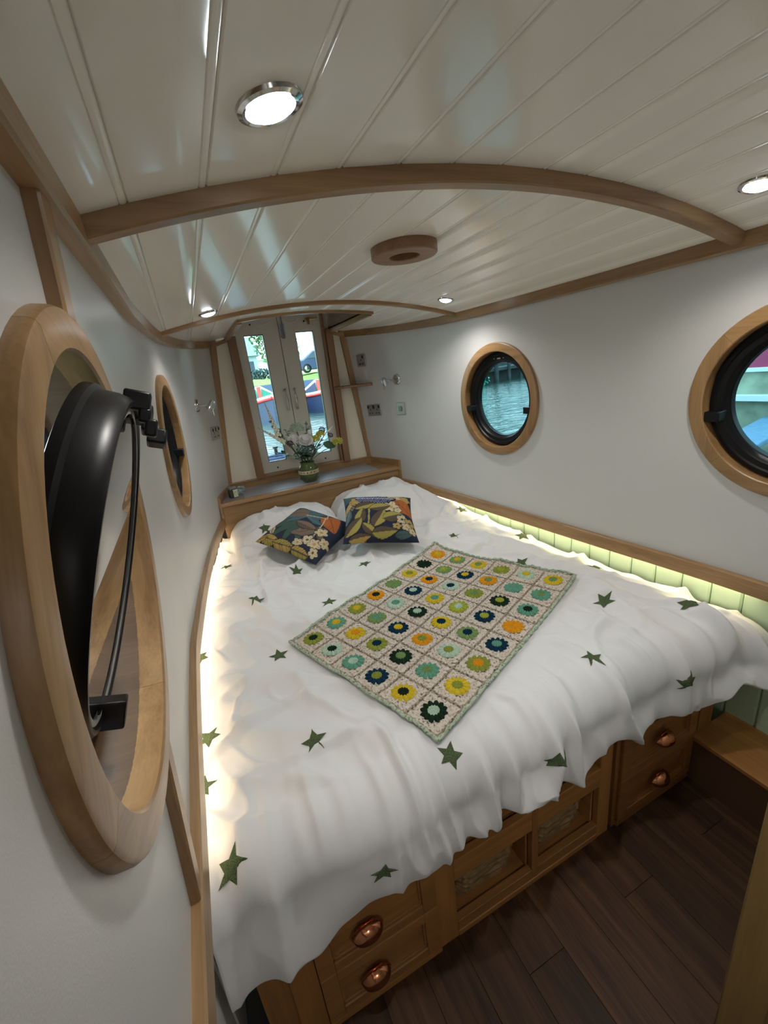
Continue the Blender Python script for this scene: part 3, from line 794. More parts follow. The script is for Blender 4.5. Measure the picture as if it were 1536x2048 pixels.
STARS = [(-.453, 2.483, .1), (-.709, 2.342, .9), (-.817, 2.405, .3), (-.622, 1.816, .2), (-.862, 1.912, .6), (-.335, 1.647, .4), (-.609, 1.388, 0), (-.875, 1.506, .8), (-.600, .919, .1),
         (-.863, 1.098, .7), (-.386, 2.03, .2), (-.838, .708, .5), (.275, .779, .35), (.743, .773, .9), (.563, .972, .2), (.776, 1.194, .7), (.482, 1.874, .5), (.732, 2.154, .1), (.537, 1.396, .3),
         (-.065, 1.869, .8), (.777, 1.653, .4), (-.888, .944, .2), (-.297, .722, .62), (.19, 1.735, .1)]
FRONT = [(-.541, .500, .2), (-.015, .548, .15), (.529, .578, .3)]
def star(x, s, ang, r=.037):
    m = MB(); Q_ = [(x, s, .003)]; K = 4; nn = 10
    for k in range(1, K+1):
        for i in range(nn):
            a = ang+2*PI*i/nn; rr = (r if i % 2 == 0 else r*.46)*k/K*(1+.05*math.sin(i*7+x*40))
            Q_.append((x+rr*math.sin(a), s-rr*math.cos(a), .0032 if k < K else .0012))
    Q_ = np.array(Q_); P = dpt(Q_[:, 0], Q_[:, 1], Q_[:, 2])
    f = [(0, 1+i, 1+(i+1) % nn) for i in range(nn)]
    for k in range(K-1): f += [(1+k*nn+i, 1+(k+1)*nn+i, 1+(k+1)*nn+(i+1) % nn, 1+k*nn+(i+1) % nn) for i in range(nn)]
    m.add(P, f); obj('star', m, M_star, dv)
for x, y, a in STARS: star(x, float(yfront(x))+R_EDGE-y, a)
for x, z, a in FRONT:
    zt = float(duvet_top(x, yfront(x)+R_EDGE)); f = (zt-R_EDGE-z)/(zt-R_EDGE-float(HEM(x))+.018)
    star(x, R_EDGE*PI/2+max(.26*f, 0), a)

# ------------------------------------------------------------------ the crochet blanket
BC = [np.array(p) for p in ((-.311, .757), (-.555, 1.432), (.326, 1.825), (.612, 1.152))]     # near corner, left, far, right
def bp(u, v): return (1-u)*(1-v)*BC[0]+(1-u)*v*BC[1]+u*v*BC[2]+u*(1-v)*BC[3]
_gx = np.linspace(-.95, .95, 381); _gy = np.linspace(.60, 2.90, 461)
_gh = duvet_surf(_gx[:, None]+0*_gy[None, :], _gy[None, :]+0*_gx[:, None])
def dsurf(x, y):
    i = (x+.95)/.005; j = (y-.60)/.005; a = int(min(max(i, 0), 379)); b = int(min(max(j, 0), 459)); i -= a; j -= b
    return float((_gh[a, b]*(1-i)+_gh[a+1, b]*i)*(1-j)+(_gh[a, b+1]*(1-i)+_gh[a+1, b+1]*i)*j)
def bz(u, v, lift=.011):
    p = bp(u, v); z = 0
    for dx, dy in ((0, 0), (.02, 0), (-.02, 0), (0, .02), (0, -.02)): z += dsurf(p[0]+dx, p[1]+dy)
    return Vector((p[0], p[1], max(z/5, dsurf(p[0], p[1])-.002)+lift+.006+.003*math.sin(9*u+4*v)))
def crochet(name, a, b, c):
    m, nt, bs = newmat(name); N = nt.nodes.new; L = nt.links.new
    tc = N('ShaderNodeTexCoord'); v1 = N('ShaderNodeTexVoronoi'); v1.inputs['Scale'].default_value = 170
    n1 = N('ShaderNodeTexNoise'); n1.inputs['Scale'].default_value = 140; n1.inputs['Detail'].default_value = 3
    L(tc.outputs['Object'], v1.inputs['Vector']); L(tc.outputs['Object'], n1.inputs['Vector'])
    cr = N('ShaderNodeValToRGB'); cr.color_ramp.elements[0].position = .31; cr.color_ramp.elements[0].color = rgb(c); cr.color_ramp.elements[1].position = .40; cr.color_ramp.elements[1].color = rgb(b)
    e = cr.color_ramp.elements.new(.55); e.color = rgb(a)
    L(n1.outputs['Fac'], cr.inputs[0]); L(cr.outputs[0], bs.inputs['Base Color'])
    bm = N('ShaderNodeBump'); bm.inputs['Strength'].default_value = .9; bm.inputs['Distance'].default_value = .003; L(v1.outputs['Distance'], bm.inputs['Height']); bm.invert = True
    L(bm.outputs[0], bs.inputs['Normal']); bs.inputs['Roughness'].default_value = .95; bs.inputs['Specular IOR Level'].default_value = .1
    return m
M_cro = crochet('oatmeal_yarn', (.68, .60, .52), (.50, .43, .36), (.12, .10, .07))
M_seam = crochet('oatmeal_seam_yarn', (.40, .33, .26), (.28, .23, .18), (.07, .055, .04))
M_edge = crochet('mint_green_yarn', (.50, .55, .45), (.30, .40, .25), (.08, .12, .06))
YC = dict(dk=(.012, .030, .016), nv=(.006, .032, .065), ye=(.62, .46, .03), og=(.70, .30, .015), ol=(.26, .30, .05), li=(.36, .40, .05), te=(.13, .33, .235), mi=(.44, .58, .47), gr=(.19, .30, .11))
YM = {k: plain('yarn_'+k, c, .95, spec=.1, bump=.8, bscale=420, var=.18) for k, c in YC.items()}
GRID = ['dk/mi ye/ol ol/og nv/te og/og te/dk te/gr ye/gr', 'ye/dk te/gr mi/ol gr/nv nv/li dk/li te/te mi/ye', 'nv/ol dk/gr og/ol ye/nv li/mi ol/gr og/gr ol/li',
        'te/mi ol/nv nv/ye dk/mi ye/te mi/nv nv/ye ye/gr', 'mi/dk ye/og gr/te mi/te nv/mi og/nv gr/li gr/ye', 'ol/dk te/ye ol/ye og/dk gr/gr ye/ol dk/dk og/ye']
bl = tag(empty('crochet_blanket', (0.05, 1.3, .68)), 'oatmeal crochet blanket of granny squares with flower centres across the bed', 'blanket')
NU, NV, Q = 8, 6, 25
mu, mv = .007, .010
for i in range(NU):
    for j in range(NV):
        u0, u1 = mu+(1-2*mu)*i/NU, mu+(1-2*mu)*(i+1)/NU; v0, v1 = mv+(1-2*mv)*j/NV, mv+(1-2*mv)*(j+1)/NV
        P = []; rr = random.Random(i*9+j)
        for a in range(Q):
            for b in range(Q):
                s_, t_ = a/(Q-1), b/(Q-1); q = max(abs(s_-.5), abs(t_-.5))*2
                th = math.atan2(t_-.5, s_-.5); rel = .0020*math.cos(q*PI*6.0)+.0020*math.sin(th*26+PI*int(q*3))*min(1, q*1.6)-.0055*max(0, (q-.86)/.14)+rr.uniform(-.0010, .0010)
                P.append(bz(u0+(u1-u0)*s_, v0+(v1-v0)*t_, .011+rel))
        sqm = MB().grid(P, Q, Q)
        sqm.m = [1 if (a in (0, Q-2) or b in (0, Q-2)) else 0 for a in range(Q-1) for b in range(Q-1)]
        sq = obj('granny_square', sqm, [M_cro, M_seam], bl, angle=180)
        pc, cc = GRID[j].split()[i].split('/')
        um, vm = (u0+u1)/2, (v0+v1)/2; ctr = bz(um, vm, .012); eu = (bz(um+.02, vm, .012)-bz(um-.02, vm, .012)); ev = (bz(um, vm+.02, .012)-bz(um, vm-.02, .012))
        eu.normalize(); nn = eu.cross(ev).normalized(); nn = nn if nn.z > 0 else -nn; ev = nn.cross(eu)
        m = MB(); A = 48; rads = [0, .35, .42, .6, .85, 1.0]; R0 = .0415
        P = [ctr+nn*.005]; ph = rr.uniform(0, 1)
        for r in rads[1:]:
            for a in range(A):
                th = 2*PI*a/A; pet = abs(math.cos(6*th+ph))
                r2 = R0*r*(1-(.24*(1-pet) if r > .8 else .06*(1-pet)*(r > .5))); hz = .0020+.0060*pet*math.sin(PI*min(r, 1)*.8) - .004*(r > .95) + (.003 if r < .4 else 0)
                P.append(ctr+eu*r2*math.cos(th)+ev*r2*math.sin(th)+nn*hz)
        f = [(0, 1+a, 1+(a+1) % A) for a in range(A)]; ms = [1]*A
        for k in range(len(rads)-2):
            f += [(1+k*A+a, 1+(k+1)*A+a, 1+(k+1)*A+(a+1) % A, 1+k*A+(a+1) % A) for a in range(A)]; ms += [1 if k == 0 else 0]*A
        m.add(P, f); m.m = ms
        obj('flower', m, [YM[pc], YM[cc]], sq)
ring = []
for a, b in (((0, 0), (1, 0)), ((1, 0), (1, 1)), ((1, 1), (0, 1)), ((0, 1), (0, 0))):
    for t in np.linspace(0, 1, 70, endpoint=False): ring.append(bz(a[0]+(b[0]-a[0])*t, a[1]+(b[1]-a[1])*t, .009+.002*math.sin(t*150)))
ring.append(ring[0])
obj('edging', MB().tube(ring, [.0056+.0014*math.sin(i*2.1) for i in range(len(ring))], 7), M_edge, bl)['label'] = 'mint green crochet edging'

# ------------------------------------------------------------------ the two printed cushions
def paint(shapes, base):
    def f(u, v):
        col = np.empty(u.shape+(3,)); col[:] = base
        for s in shapes:
            k = s[0]; cx, cy = s[1], s[2]; X, Y = u-cx, v-cy
            if k == 'leaf':
                _, _, _, ang, L, W, c, vein, half_c = s
                ca, sa = math.cos(ang), math.sin(ang); a = X*ca+Y*sa; b = -X*sa+Y*ca
                t = a/L; w = W*np.clip(1-t*t, 0, 1)**.8*(1-.25*t); m = (np.abs(b) < w) & (np.abs(t) < 1)
                col[m] = c
                if half_c is not None: col[m & (b > 0)] = half_c
                if vein is not None:
                    rib = m & ((np.abs(b) < .012) | (np.abs(((a-np.abs(b)*.9)/.075) % 1-.5) > .42)); col[rib] = vein
                edge = (~m) & (np.abs(b) < w+.018) & (np.abs(t) < 1.03); col[edge] = (.012, .013, .016)
            elif k == 'fan':
                _, _, _, ang, n, L, c, c2 = s
                r = np.hypot(X, Y); th = np.arctan2(Y, X)-ang; th = (th+PI) % (2*PI)-PI
                sec = PI*1.35/n; idx = np.round(th/sec); off = np.abs(th-idx*sec)*r; w = .11*np.sin(np.clip(r/L, 0, 1)*PI)**.7
                m = (off < w) & (r < L) & (np.abs(idx) <= n/2); col[m] = c
                col[m & (off < .012)] = c2; col[(~m) & (off < w+.02) & (r < L) & (np.abs(idx) <= n/2)] = (.01, .014, .014)
            elif k == 'flower':
                _, _, _, R, n, c, cc = s
                r = np.hypot(X, Y); th = np.arctan2(Y, X); lim = R*(.62+.38*np.abs(np.cos(n*th/2)))
                col[(r < lim+.02)] = (.02, .018, .02); col[r < lim] = c
                col[(r < lim*.9) & (np.abs(np.sin(n*th/2)) < .16) & (r > R*.3)] = [q*.55 for q in c]
                col[r < R*.24] = cc
            elif k == 'heart':
                _, _, _, ang, L, c, vein = s
                ca, sa = math.cos(ang), math.sin(ang); a = (X*ca+Y*sa)/L; b = (-X*sa+Y*ca)/L
                w = .62*np.sqrt(np.clip(1-a*a, 0, 1))*(1-.55*a); m = np.abs(b) < w; m &= np.abs(a) < 1; col[m] = c
                col[m & ((np.abs(b) < .03) | (np.abs(((a-np.abs(b))/.3) % 1-.5) > .46))] = vein
            elif k == 'line':
                _, x0, y0, x1, y1, w, c = s
                dx, dy = x1-x0, y1-y0; t = np.clip(((u-x0)*dx+(v-y0)*dy)/(dx*dx+dy*dy), 0, 1); col[np.hypot(u-x0-t*dx, v-y0-t*dy) < w] = c
        return col
    return f
NVY, GRN, OCH, BRN, ORA, CRM = (.016, .020, .045), (.045, .078, .064), (.30, .25, .065), (.085, .060, .040), (.36, .105, .028), (.55, .44, .29)
PALE, GOLD, TEAL, TAUPE = (.50, .40, .26), (.40, .27, .085), (.055, .105, .115), (.17, .115, .085)
print_right = paint([
    ('leaf', -.78, .78, .3, .5, .22, TEAL, GRN, None), ('leaf', -.85, .25, 1.0, .4, .16, BRN, PALE, GOLD), ('flower', -.66, .52, .20, 6, GOLD, OCH),
    ('leaf', -.12, .62, -.12, .56, .34, (.018, .022, .085), (.55, .55, .62), None), ('flower', .42, .80, .17, 5, PALE, OCH), ('flower', .62, .66, .18, 6, PALE, GOLD), ('flower', .80, .62, .17, 5, GOLD, OCH), ('flower', .62, .88, .15, 5, PALE, GOLD),
    ('heart', .72, .16, -.9, .40, ORA, (.20, .05, .015)), ('flower', .34, .20, .24, 5, CRM, GOLD), ('flower', .52, .06, .12, 5, CRM, GOLD),
    ('line', -.34, -.95, -.28, .1, .022, OCH), ('line', -.34, -.6, .1, -.2, .016, OCH),
    ('leaf', -.40, .28, .35, .30, .16, OCH, None, BRN), ('leaf', .02, .20, .25, .30, .17, BRN, None, OCH), ('leaf', -.52, -.18, 1.35, .34, .15, BRN, None, OCH), ('leaf', -.02, -.28, 1.15, .38, .19, OCH, None, BRN),
    ('leaf', -.72, -.56, .9, .36, .19, OCH, None, BRN), ('leaf', -.30, -.72, -.9, .28, .13, BRN, None, OCH), ('leaf', .10, -.80, .1, .34, .16, OCH, None, BRN), ('leaf', .36, -.22, .3, .30, .20, BRN, None, OCH),
    ('flower', .60, -.36, .17, 5, PALE, GRN), ('flower', .82, -.46, .17, 5, GOLD, GRN), ('flower', .70, -.62, .15, 5, PALE, OCH), ('flower', .44, -.60, .13, 5, GOLD, GRN), ('leaf', .62, -.86, .2, .26, .10, TEAL, GRN, None),
    ('flower', .86, -.74, .12, 5, PALE, OCH), ('leaf', -.9, -.1, 1.4, .30, .11, TEAL, (.2, .25, .26), None), ('leaf', -.55, -.93, .1, .30, .10, GOLD, None, BRN)], NVY)
print_left = paint([
    ('fan', -.30, .06, 3.9, 9, .95, GRN, (.05, .08, .068)), ('fan', -.25, .35, 1.9, 8, .62, TEAL, (.09, .15, .16)), ('heart', -.62, .42, 3.6, .34, TAUPE, BRN),
    ('flower', -.88, .90, .12, 5, CRM, OCH), ('leaf', -.80, -.50, 2.2, .30, .08, PALE, BRN, None),
    ('leaf', .22, -.18, .7, .50, .20, TAUPE, BRN, None), ('leaf', .02, -.02, -.1, .36, .15, BRN, TAUPE, TAUPE), ('leaf', .55, -.15, -.9, .36, .12, BRN, TAUPE, TAUPE),
    ('heart', .56, .42, -.75, .40, ORA, (.20, .05, .015)), ('line', .1, .98, .34, .52, .014, CRM), ('line', .34, .52, -.3, .42, .012, CRM), ('line', .30, .98, .62, .8, .014, CRM), ('line', .30, .52, .5, -.4, .014, CRM),
    ('flower', .56, -.08, .20, 5, CRM, OCH), ('flower', .40, -.52, .18, 5, CRM, GRN), ('flower', .66, -.56, .20, 5, CRM, GOLD), ('flower', .86, -.36, .16, 5, CRM, OCH), ('flower', .22, -.72, .15, 5, PALE, OCH), ('flower', .78, -.80, .15, 5, CRM, BRN),
    ('leaf', -.60, -.88, -.05, .34, .13, OCH, BRN, GOLD), ('leaf', -.12, -.92, .05, .34, .13, GOLD, BRN, OCH), ('leaf', .42, -.94, .0, .30, .12, OCH, BRN, GOLD), ('leaf', -.92, -.92, .4, .24, .10, GOLD, BRN, None)], (.020, .026, .048))
def cushion(c, ya, pi, ro, size, pr, label, lift):
    a = Vector((math.cos(ya), math.sin(ya), 0)); b = Vector((-math.sin(ya), math.cos(ya), 0))*math.cos(pi)+Vector((0, 0, math.sin(pi)))
    n = a.cross(b); a = a*math.cos(ro)+n*math.sin(ro); n = a.cross(b).normalized(); a = b.cross(n)
    N = 121; g = np.linspace(-1, 1, N); U, W = np.meshgrid(g, g, indexing='ij')
    pin = lambda p, q: p*(1-.075*(1-q*q)**1.2*np.abs(p)**3)
    X = size/2*pin(U, W); Y = size/2*pin(W, U); H = ((1-U**4)*(1-W**4)).clip(0)**.62
    Zt = .062*H+.0035*vnoise(U*4+8, W*4+2)*H*3; Zb = -.040*H
    m = MB()
    def tow(X, Y, Z): return (np.array(c)+np.stack([X, Y, Z+lift], -1)@np.array([a, b, n])).reshape(-1, 3)
    m.grid(tow(X, Y, Zt), N, N); m.grid(tow(X, Y, Zb)[::1], N, N)
    k = N*N; m.f = m.f[:len(m.f)//2]+[q[::-1] for q in m.f[len(m.f)//2:]]
    o = obj('cushion', m, M_cushion, angle=60)
    col = pr(U, W).reshape(-1, 3); col = np.concatenate([col, col]); col = np.concatenate([col, np.ones((len(col), 1))], 1).astype(np.float32)
    at = o.data.color_attributes.new('print', 'FLOAT_COLOR', 'POINT'); at.data.foreach_set('color', col.ravel())
    tag(o, label, 'cushion', 'floral cushions on the bed'); return o
cushion((.128, 2.085, .800), -.399, .344, -.13, .405, print_right, 'floral cushion with ochre leaves, propped at the right against the pillow', .012)
cushion((-.255, 2.245, .765), -.942, .150, -.24, .405, print_left, 'floral cushion with dark green fan leaf, lying flatter at the left', .012)

# ------------------------------------------------------------------ vase of flowers
VX, VY, VZ = -.020, 2.960, .9035
vg = tag(empty('glass_vase', (VX, VY, VZ)), 'squat green glass vase with a cream paper band on the headboard shelf', 'vase')
M_vg, ntv, bv = newmat('green_glass'); bv.inputs['Base Color'].default_value = (.16, .21, .07, 1); bv.inputs['Roughness'].default_value = .06; bv.inputs['Transmission Weight'].default_value = .55; bv.inputs['IOR'].default_value = 1.4; bv.inputs['Specular IOR Level'].default_value = .8
vprof = [(0, .002), (.046, .002), (.056, .010), (.068, .035), (.073, .062), (.069, .094), (.058, .118), (.050, .128), (.050, .140), (.053, .145), (.049, .144), (.046, .128), (.064, .092), (.068, .062), (.060, .030), (0, .012)]
obj('vase_body', MB().lathe(vprof, 48), M_vg, vg, local=True, angle=60)
dm = MB()
for r in range(3):
    for q in range(18):
        a = 2*PI*(q+.5*(r % 2))/18; zz_ = .028+.020*(r if r < 1 else r+1.4); R = np.interp(zz_, [.01, .035, .062, .094, .118], [.056, .068, .073, .069, .058])
        dm.ball((R*math.cos(a), R*math.sin(a), zz_), .0075, 8, 5, (.6, .6, 1))
obj('dimples', dm, M_vg, vg, local=True)['kind'] = 'stuff'
obj('paper_band', MB().lathe([(.0735, .064), (.0743, .066), (.0722, .088), (.0712, .089)], 48), plain('cream_paper', (.55, .46, .30), .8, bump=.2), vg, local=True)
cu = bpy.data.curves.new('lettering', 'FONT'); cu.body = 'ASTER'; cu.size = .0235; cu.align_x = 'CENTER'; cu.space_character = 1.25; cu.extrude = .0002
to = bpy.data.objects.new('lettering', cu); C.objects.link(to)
bpy.context.view_layer.update()
me = bpy.data.meshes.new_from_object(to.evaluated_get(bpy.context.evaluated_depsgraph_get()))
bpy.data.objects.remove(to); tv = [v.co.copy() for v in me.vertices]; tf = [tuple(p.vertices) for p in me.polygons]; bpy.data.meshes.remove(me)
lm_ = MB(); P = []
th0 = math.atan2(0-VY, -.70-VX)+.30
for v in tv:
    th = th0+v.x/.0735; R = .0742+.0004*(v.z > 0)-.0021*v.y/.022; P.append((R*math.cos(th), R*math.sin(th), .068+v.y))
obj('lettering', lm_.add(P, tf), plain('ink', (.05, .035, .02), .8), vg, local=True, smooth=False)

M_stem = plain('stem_green', (.055, .10, .035), .6); M_leafd = plain('leaf_green', (.035, .095, .045), .45); M_euc = plain('eucalyptus_green', (.19, .27, .21), .6); M_petw = plain('white_petal', (.90, .88, .86), .6, sheen=.2)
M_petd = plain('maroon_petal', (.030, .008, .014), .6); M_fox = plain('cream_floret', (.80, .82, .66), .6); M_yel = plain('lime_yellow_floret', (.48, .46, .06), .6); M_umb = plain('pale_green_floret', (.40, .48, .36), .7)
def stem_to(t, p, par, r=.0022):
    b = Vector((VX+(t*.6 if True else 0)*.0, VY, VZ+.05)); d = Vector(p)-b
    base = b+Vector((max(-.02, min(.02, d.x*.12)), max(-.02, min(.02, d.y*.12)), 0)); neck = Vector((VX+max(-.03, min(.03, d.x*.22)), VY+max(-.025, min(.025, d.y*.3)), VZ+.150))
    pts = [base, neck, neck.lerp(Vector(p), .5)+Vector((0, 0, .015)), Vector(p)]
    q = []
    for i in range(3):
        for k in range(4): q.append(pts[i].lerp(pts[i+1], k/4))
    q.append(pts[3]); obj('stem', MB().tube(q, r, 6), M_stem, par)
def leafmesh(p, d, L, W, up=(0, -.4, 1), n=7, fold=.25):
    d = Vector(d).normalized(); s = d.cross(Vector(up)).normalized(); nn = s.cross(d); P = []
    for i in range(n):
        t = i/(n-1); w = W*math.sin(PI*(t**.8))**.9+.0004
        c = Vector(p)+d*(L*t)-nn*(L*.25*t*t)
        P += [c-s*w+nn*w*fold, c, c+s*w+nn*w*fold]
    return MB().grid(P, n, 3)
FP = lambda x, z, y=2.94: Vector((x, y, z))
def rose(p, r, tilt, label):
    t = tag(empty('white_rose', p), label, 'flower', 'white roses in the vase'); stem_to(0, p, t, .003)
    for ly, (k, rr, op) in enumerate(((3, .45, .15), (4, .65, .35), (5, .85, .6), (6, 1.0, .95))):
        for q in range(k):
            a0 = 2*PI*q/k+ly*.7; P = []
            for i in range(7):
                for j in range(6):
                    a = a0+(i/6-.5)*2*PI/k*1.5; v = j/5
                    R = r*rr*(math.sin(v*PI*.55)**.7)*(1+.08*op*v*v); h = r*(-.55+1.15*v-op*.55*v*v)*(.9 if ly else 1.0)
                    P.append((R*math.cos(a), R*math.sin(a), h-(abs(i-3)/3)**2*.12*r*v))
            pb_ = MB().grid(P, 7, 6).xf(Matrix.Translation(p) @ Matrix.Rotation(tilt, 4, 'X'))
            o = obj('petal', pb_, M_petw, t, angle=80)
rose(FP(-.018, 1.209, 2.90), .049, .75, 'larger round white rose at the middle of the bouquet'); rose(FP(-.092, 1.226, 2.915), .041, .6, 'smaller white rose left of the larger one')
def foxglove(p0, p1, label, r):
    t = tag(empty('foxglove_spike', p1), label, 'flower', 'cream flower spikes in the vase'); stem_to(0, p1, t)
    d = p0-p1; L = d.length; d.normalize(); s = d.orthogonal().normalized(); w = d.cross(s); m = MB(); rr = random.Random(3)
    k = int(L/.0042)
    for i in range(k):
        f = i/k; a = i*2.4; R = r*(1-f)**.7+.0012
        c = p1+d*L*f+(s*math.cos(a)+w*math.sin(a))*R*.7
        m.ball(c, R*.62, 6, 4, (1, 1, 1.15))
    obj('florets', m, M_fox, t)['kind'] = 'stuff'; obj('stem', MB().tube([p1, p0], [.003, .0015], 6), M_stem, t)
foxglove(FP(-.238, 1.488), FP(-.185, 1.255), 'tall cream flower spike standing highest in front of the left pane', .017)
foxglove(FP(-.312, 1.338), FP(-.155, 1.212), 'cream flower spike leaning far out to the left', .014)
def cosmos(p, r, label, tilt=.9):
    t = tag(empty('maroon_cosmos', p), label, 'flower', 'small dark maroon flowers'); stem_to(0, p, t, .0014)
    for q in range(7):
        P = []
        for i in range(5):
            for j in range(4):
                v = j/3; a = 2*PI*q/7+(i/4-.5)*.85*v**.5; P.append((r*v*math.cos(a), r*v*math.sin(a), .004*math.sin(v*3)))
        obj('petal', MB().grid(P, 5, 4).xf(Matrix.Translation(p) @ Matrix.Rotation(tilt, 4, 'X')), M_petd, t)
for x, z, y, r, l in ((-.132, 1.208, 2.88, .022, 'maroon flower touching the lower left of the white roses'), (.122, 1.257, 2.94, .023, 'maroon flower highest at the right of the bouquet'), (.177, 1.208, 2.94, .020, 'maroon flower at the far right above the big leaf'),
                      (-.182, 1.296, 2.94, .019, 'maroon flower at the base of the tall cream spike'), (-.176, 1.262, 2.93, .018, 'maroon flower left of the pale green umbel'), (.110, 1.186, 2.94, .010, 'tiny maroon bud right of the yellow flowers'),
                      (-.224, 1.364, 2.935, .010, 'upper tiny maroon bud on the tall cream spike'), (-.214, 1.328, 2.935, .011, 'lower tiny maroon bud beside the tall cream spike')): cosmos(FP(x, z, y), r, l)
def cluster(name, p, r, n, mat, label, grp, fl=.0075, flat=.8):
    t = tag(empty(name, p), label, 'flower', grp); stem_to(0, p-Vector((0, 0, r*.5)), t); m = MB(); rr = random.Random(int(p.x*999))
    for i in range(n):
        a = i*2.4; h = 1-1.5*i/n; q = math.sqrt(max(0, 1-h*h))
        c = p+Vector((q*math.cos(a), q*math.sin(a), h*flat))*r*rr.uniform(.85, 1.1); m.ball(c, fl*rr.uniform(.7, 1.2), 6, 4)
    obj('florets', m, mat, t)['kind'] = 'stuff'
cluster('pale_umbel', FP(-.056, 1.292), .044, 70, M_umb, 'pale green rounded flower head above the white roses', 'rounded flower heads', .008)
cluster('yellow_flower', FP(.058, 1.200, 2.925), .030, 42, M_yel, 'lime yellow flower cluster touching the larger rose', 'lime yellow flowers'); cluster('yellow_flower', FP(.106, 1.226), .026, 36, M_yel, 'lime yellow flower cluster under the highest right maroon flower', 'lime yellow flowers'); cluster('yellow_flower', FP(.222, 1.152), .034, 48, M_yel, 'lime yellow flower cluster farthest right beyond the big leaf', 'lime yellow flowers')
def sprig(name, p, n, L, W, mat, label, grp, spread=1.2, seed=1, thick=.0018):
    t = tag(empty(name, p), label, 'foliage', grp); stem_to(0, p, t, thick); rr = random.Random(seed); neck = Vector((VX, VY, VZ+.15))
    for i in range(n):
        c = neck.lerp(p, .35+.65*i/n)+Vector((rr.uniform(-.01, .01), rr.uniform(-.01, .01), 0)); a = i*2.4+seed
        obj('leaf', leafmesh(c, (math.cos(a)*spread, math.sin(a)*.7-.35, .45+rr.uniform(-.4, .5)), L*rr.uniform(.8, 1.15), W), mat, t)
sprig('eucalyptus_sprig', FP(-.140, 1.300), 12, .030, .012, M_euc, 'grey green eucalyptus sprig between maroon flowers and umbel', 'foliage sprigs', seed=2)
sprig('eucalyptus_sprig', FP(.022, 1.330, 2.96), 12, .036, .014, M_euc, 'grey green eucalyptus sprig highest behind the larger rose', 'foliage sprigs', seed=3)
sprig('eucalyptus_sprig', FP(-.125, 1.105, 2.90), 12, .026, .010, M_euc, 'grey green sprig drooping low at the left over the vase', 'foliage sprigs', seed=5)
sprig('dark_leaf_sprig', FP(-.01, 1.17, 2.89), 14, .050, .014, M_leafd, 'dark green leafy sprig under the roses', 'foliage sprigs', seed=7)
sprig('dark_leaf_sprig', FP(.07, 1.15, 2.92), 12, .048, .012, M_leafd, 'dark green leafy sprig under the yellow flowers', 'foliage sprigs', seed=8)
sprig('dark_leaf_sprig', FP(-.07, 1.14, 2.92), 12, .046, .013, M_leafd, 'dark green leafy sprig left over the vase rim', 'foliage sprigs', seed=9)
sprig('dark_leaf_sprig', FP(-.03, 1.115, 2.885), 14, .044, .014, M_leafd, 'dark green leafy sprig low in front over the vase mouth', 'foliage sprigs', seed=13)
sprig('eucalyptus_sprig', FP(-.085, 1.165, 2.90), 14, .030, .011, M_euc, 'grey green eucalyptus sprig below the smaller rose', 'foliage sprigs', seed=15)
sprig('dark_leaf_sprig', FP(-.225, 1.155, 2.94), 6, .034, .013, M_leafd, 'sparse dark leaved sprig reaching left across the pane', 'foliage sprigs', seed=11)
t = tag(empty('broad_leaf', FP(.16, 1.13)), 'single broad green leaf at the right of the bouquet', 'foliage'); stem_to(0, FP(.115, 1.150), t)
obj('leaf', leafmesh(FP(.108, 1.158, 2.93), (1, -.05, -.32), .105, .028, up=(0, -1, .35), n=11, fold=.12), M_leafd, t)
bd = tag(empty('white_bud', FP(.026, 1.258)), 'small white bell shaped bud behind the larger rose', 'flower'); stem_to(0, FP(.026, 1.245), bd)
obj('bell', MB().lathe([(.003, 0), (.009, .006), (.011, .018), (.015, .030), (.012, .029), (.008, .012)], 14).xf(Matrix.Translation((.026, 2.93, 1.238)) @ Matrix.Rotation(.4, 4, 'X')), M_petw, bd)
wp = tag(empty('white_plume', FP(.195, 1.262)), 'thin pale plume pointing up at the right of the bouquet', 'foliage'); stem_to(0, FP(.150, 1.232), wp)
obj('plume', MB().tube([FP(.150, 1.232), FP(.175, 1.246), FP(.205, 1.270)], [.005, .006, .002], 7), M_petw, wp)

# ------------------------------------------------------------------ outside
def water():
    m, nt, b = newmat('canal_water'); N = nt.nodes.new; L = nt.links.new
    b.inputs['Base Color'].default_value = (.035, .075, .06, 1); b.inputs['Roughness'].default_value = .05; b.inputs['IOR'].default_value = 1.33
    tc = N('ShaderNodeTexCoord'); mp = N('ShaderNodeMapping'); mp.inputs['Scale'].default_value = (1.2, 2.6, 1); n = N('ShaderNodeTexNoise'); n.inputs['Scale'].default_value = 1.6; n.inputs['Detail'].default_value = 5; n.inputs['Distortion'].default_value = .8
    bp_ = N('ShaderNodeBump'); bp_.inputs['Strength'].default_value = .55; bp_.inputs['Distance'].default_value = .12
    L(tc.outputs['Object'], mp.inputs[0]); L(mp.outputs[0], n.inputs['Vector']); L(n.outputs['Fac'], bp_.inputs['Height']); L(bp_.outputs[0], b.inputs['Normal'])
    return m
WZ = .40
wv = MB()
for x0, x1, y0, y1 in ((-80, -1.2, -60, 26), (1.2, 90, -60, 26), (-1.2, 1.2, 3.9, 26)): wv.box(x0, x1, y0, y1, WZ-.05, WZ)
o = obj('canal_water', wv, water(), smooth=False); tag(o, 'rippled green canal water around the boat', 'water'); o['kind'] = 'stuff'
M_grass = plain('grass', (.20, .36, .06), .9, var=.3, bscale=6)
bk = MB(); P = []
xs = np.linspace(-40, 10.5, 40); yy = [19.5, 20.5, 24, 32, 60]
for x in xs:
    for y, z in zip(yy, (WZ-.05, 1.15, 1.85, 2.15, 2.6)): P.append((x, y+.3*math.sin(x*.7), z+.08*math.sin(x*1.3+y)))
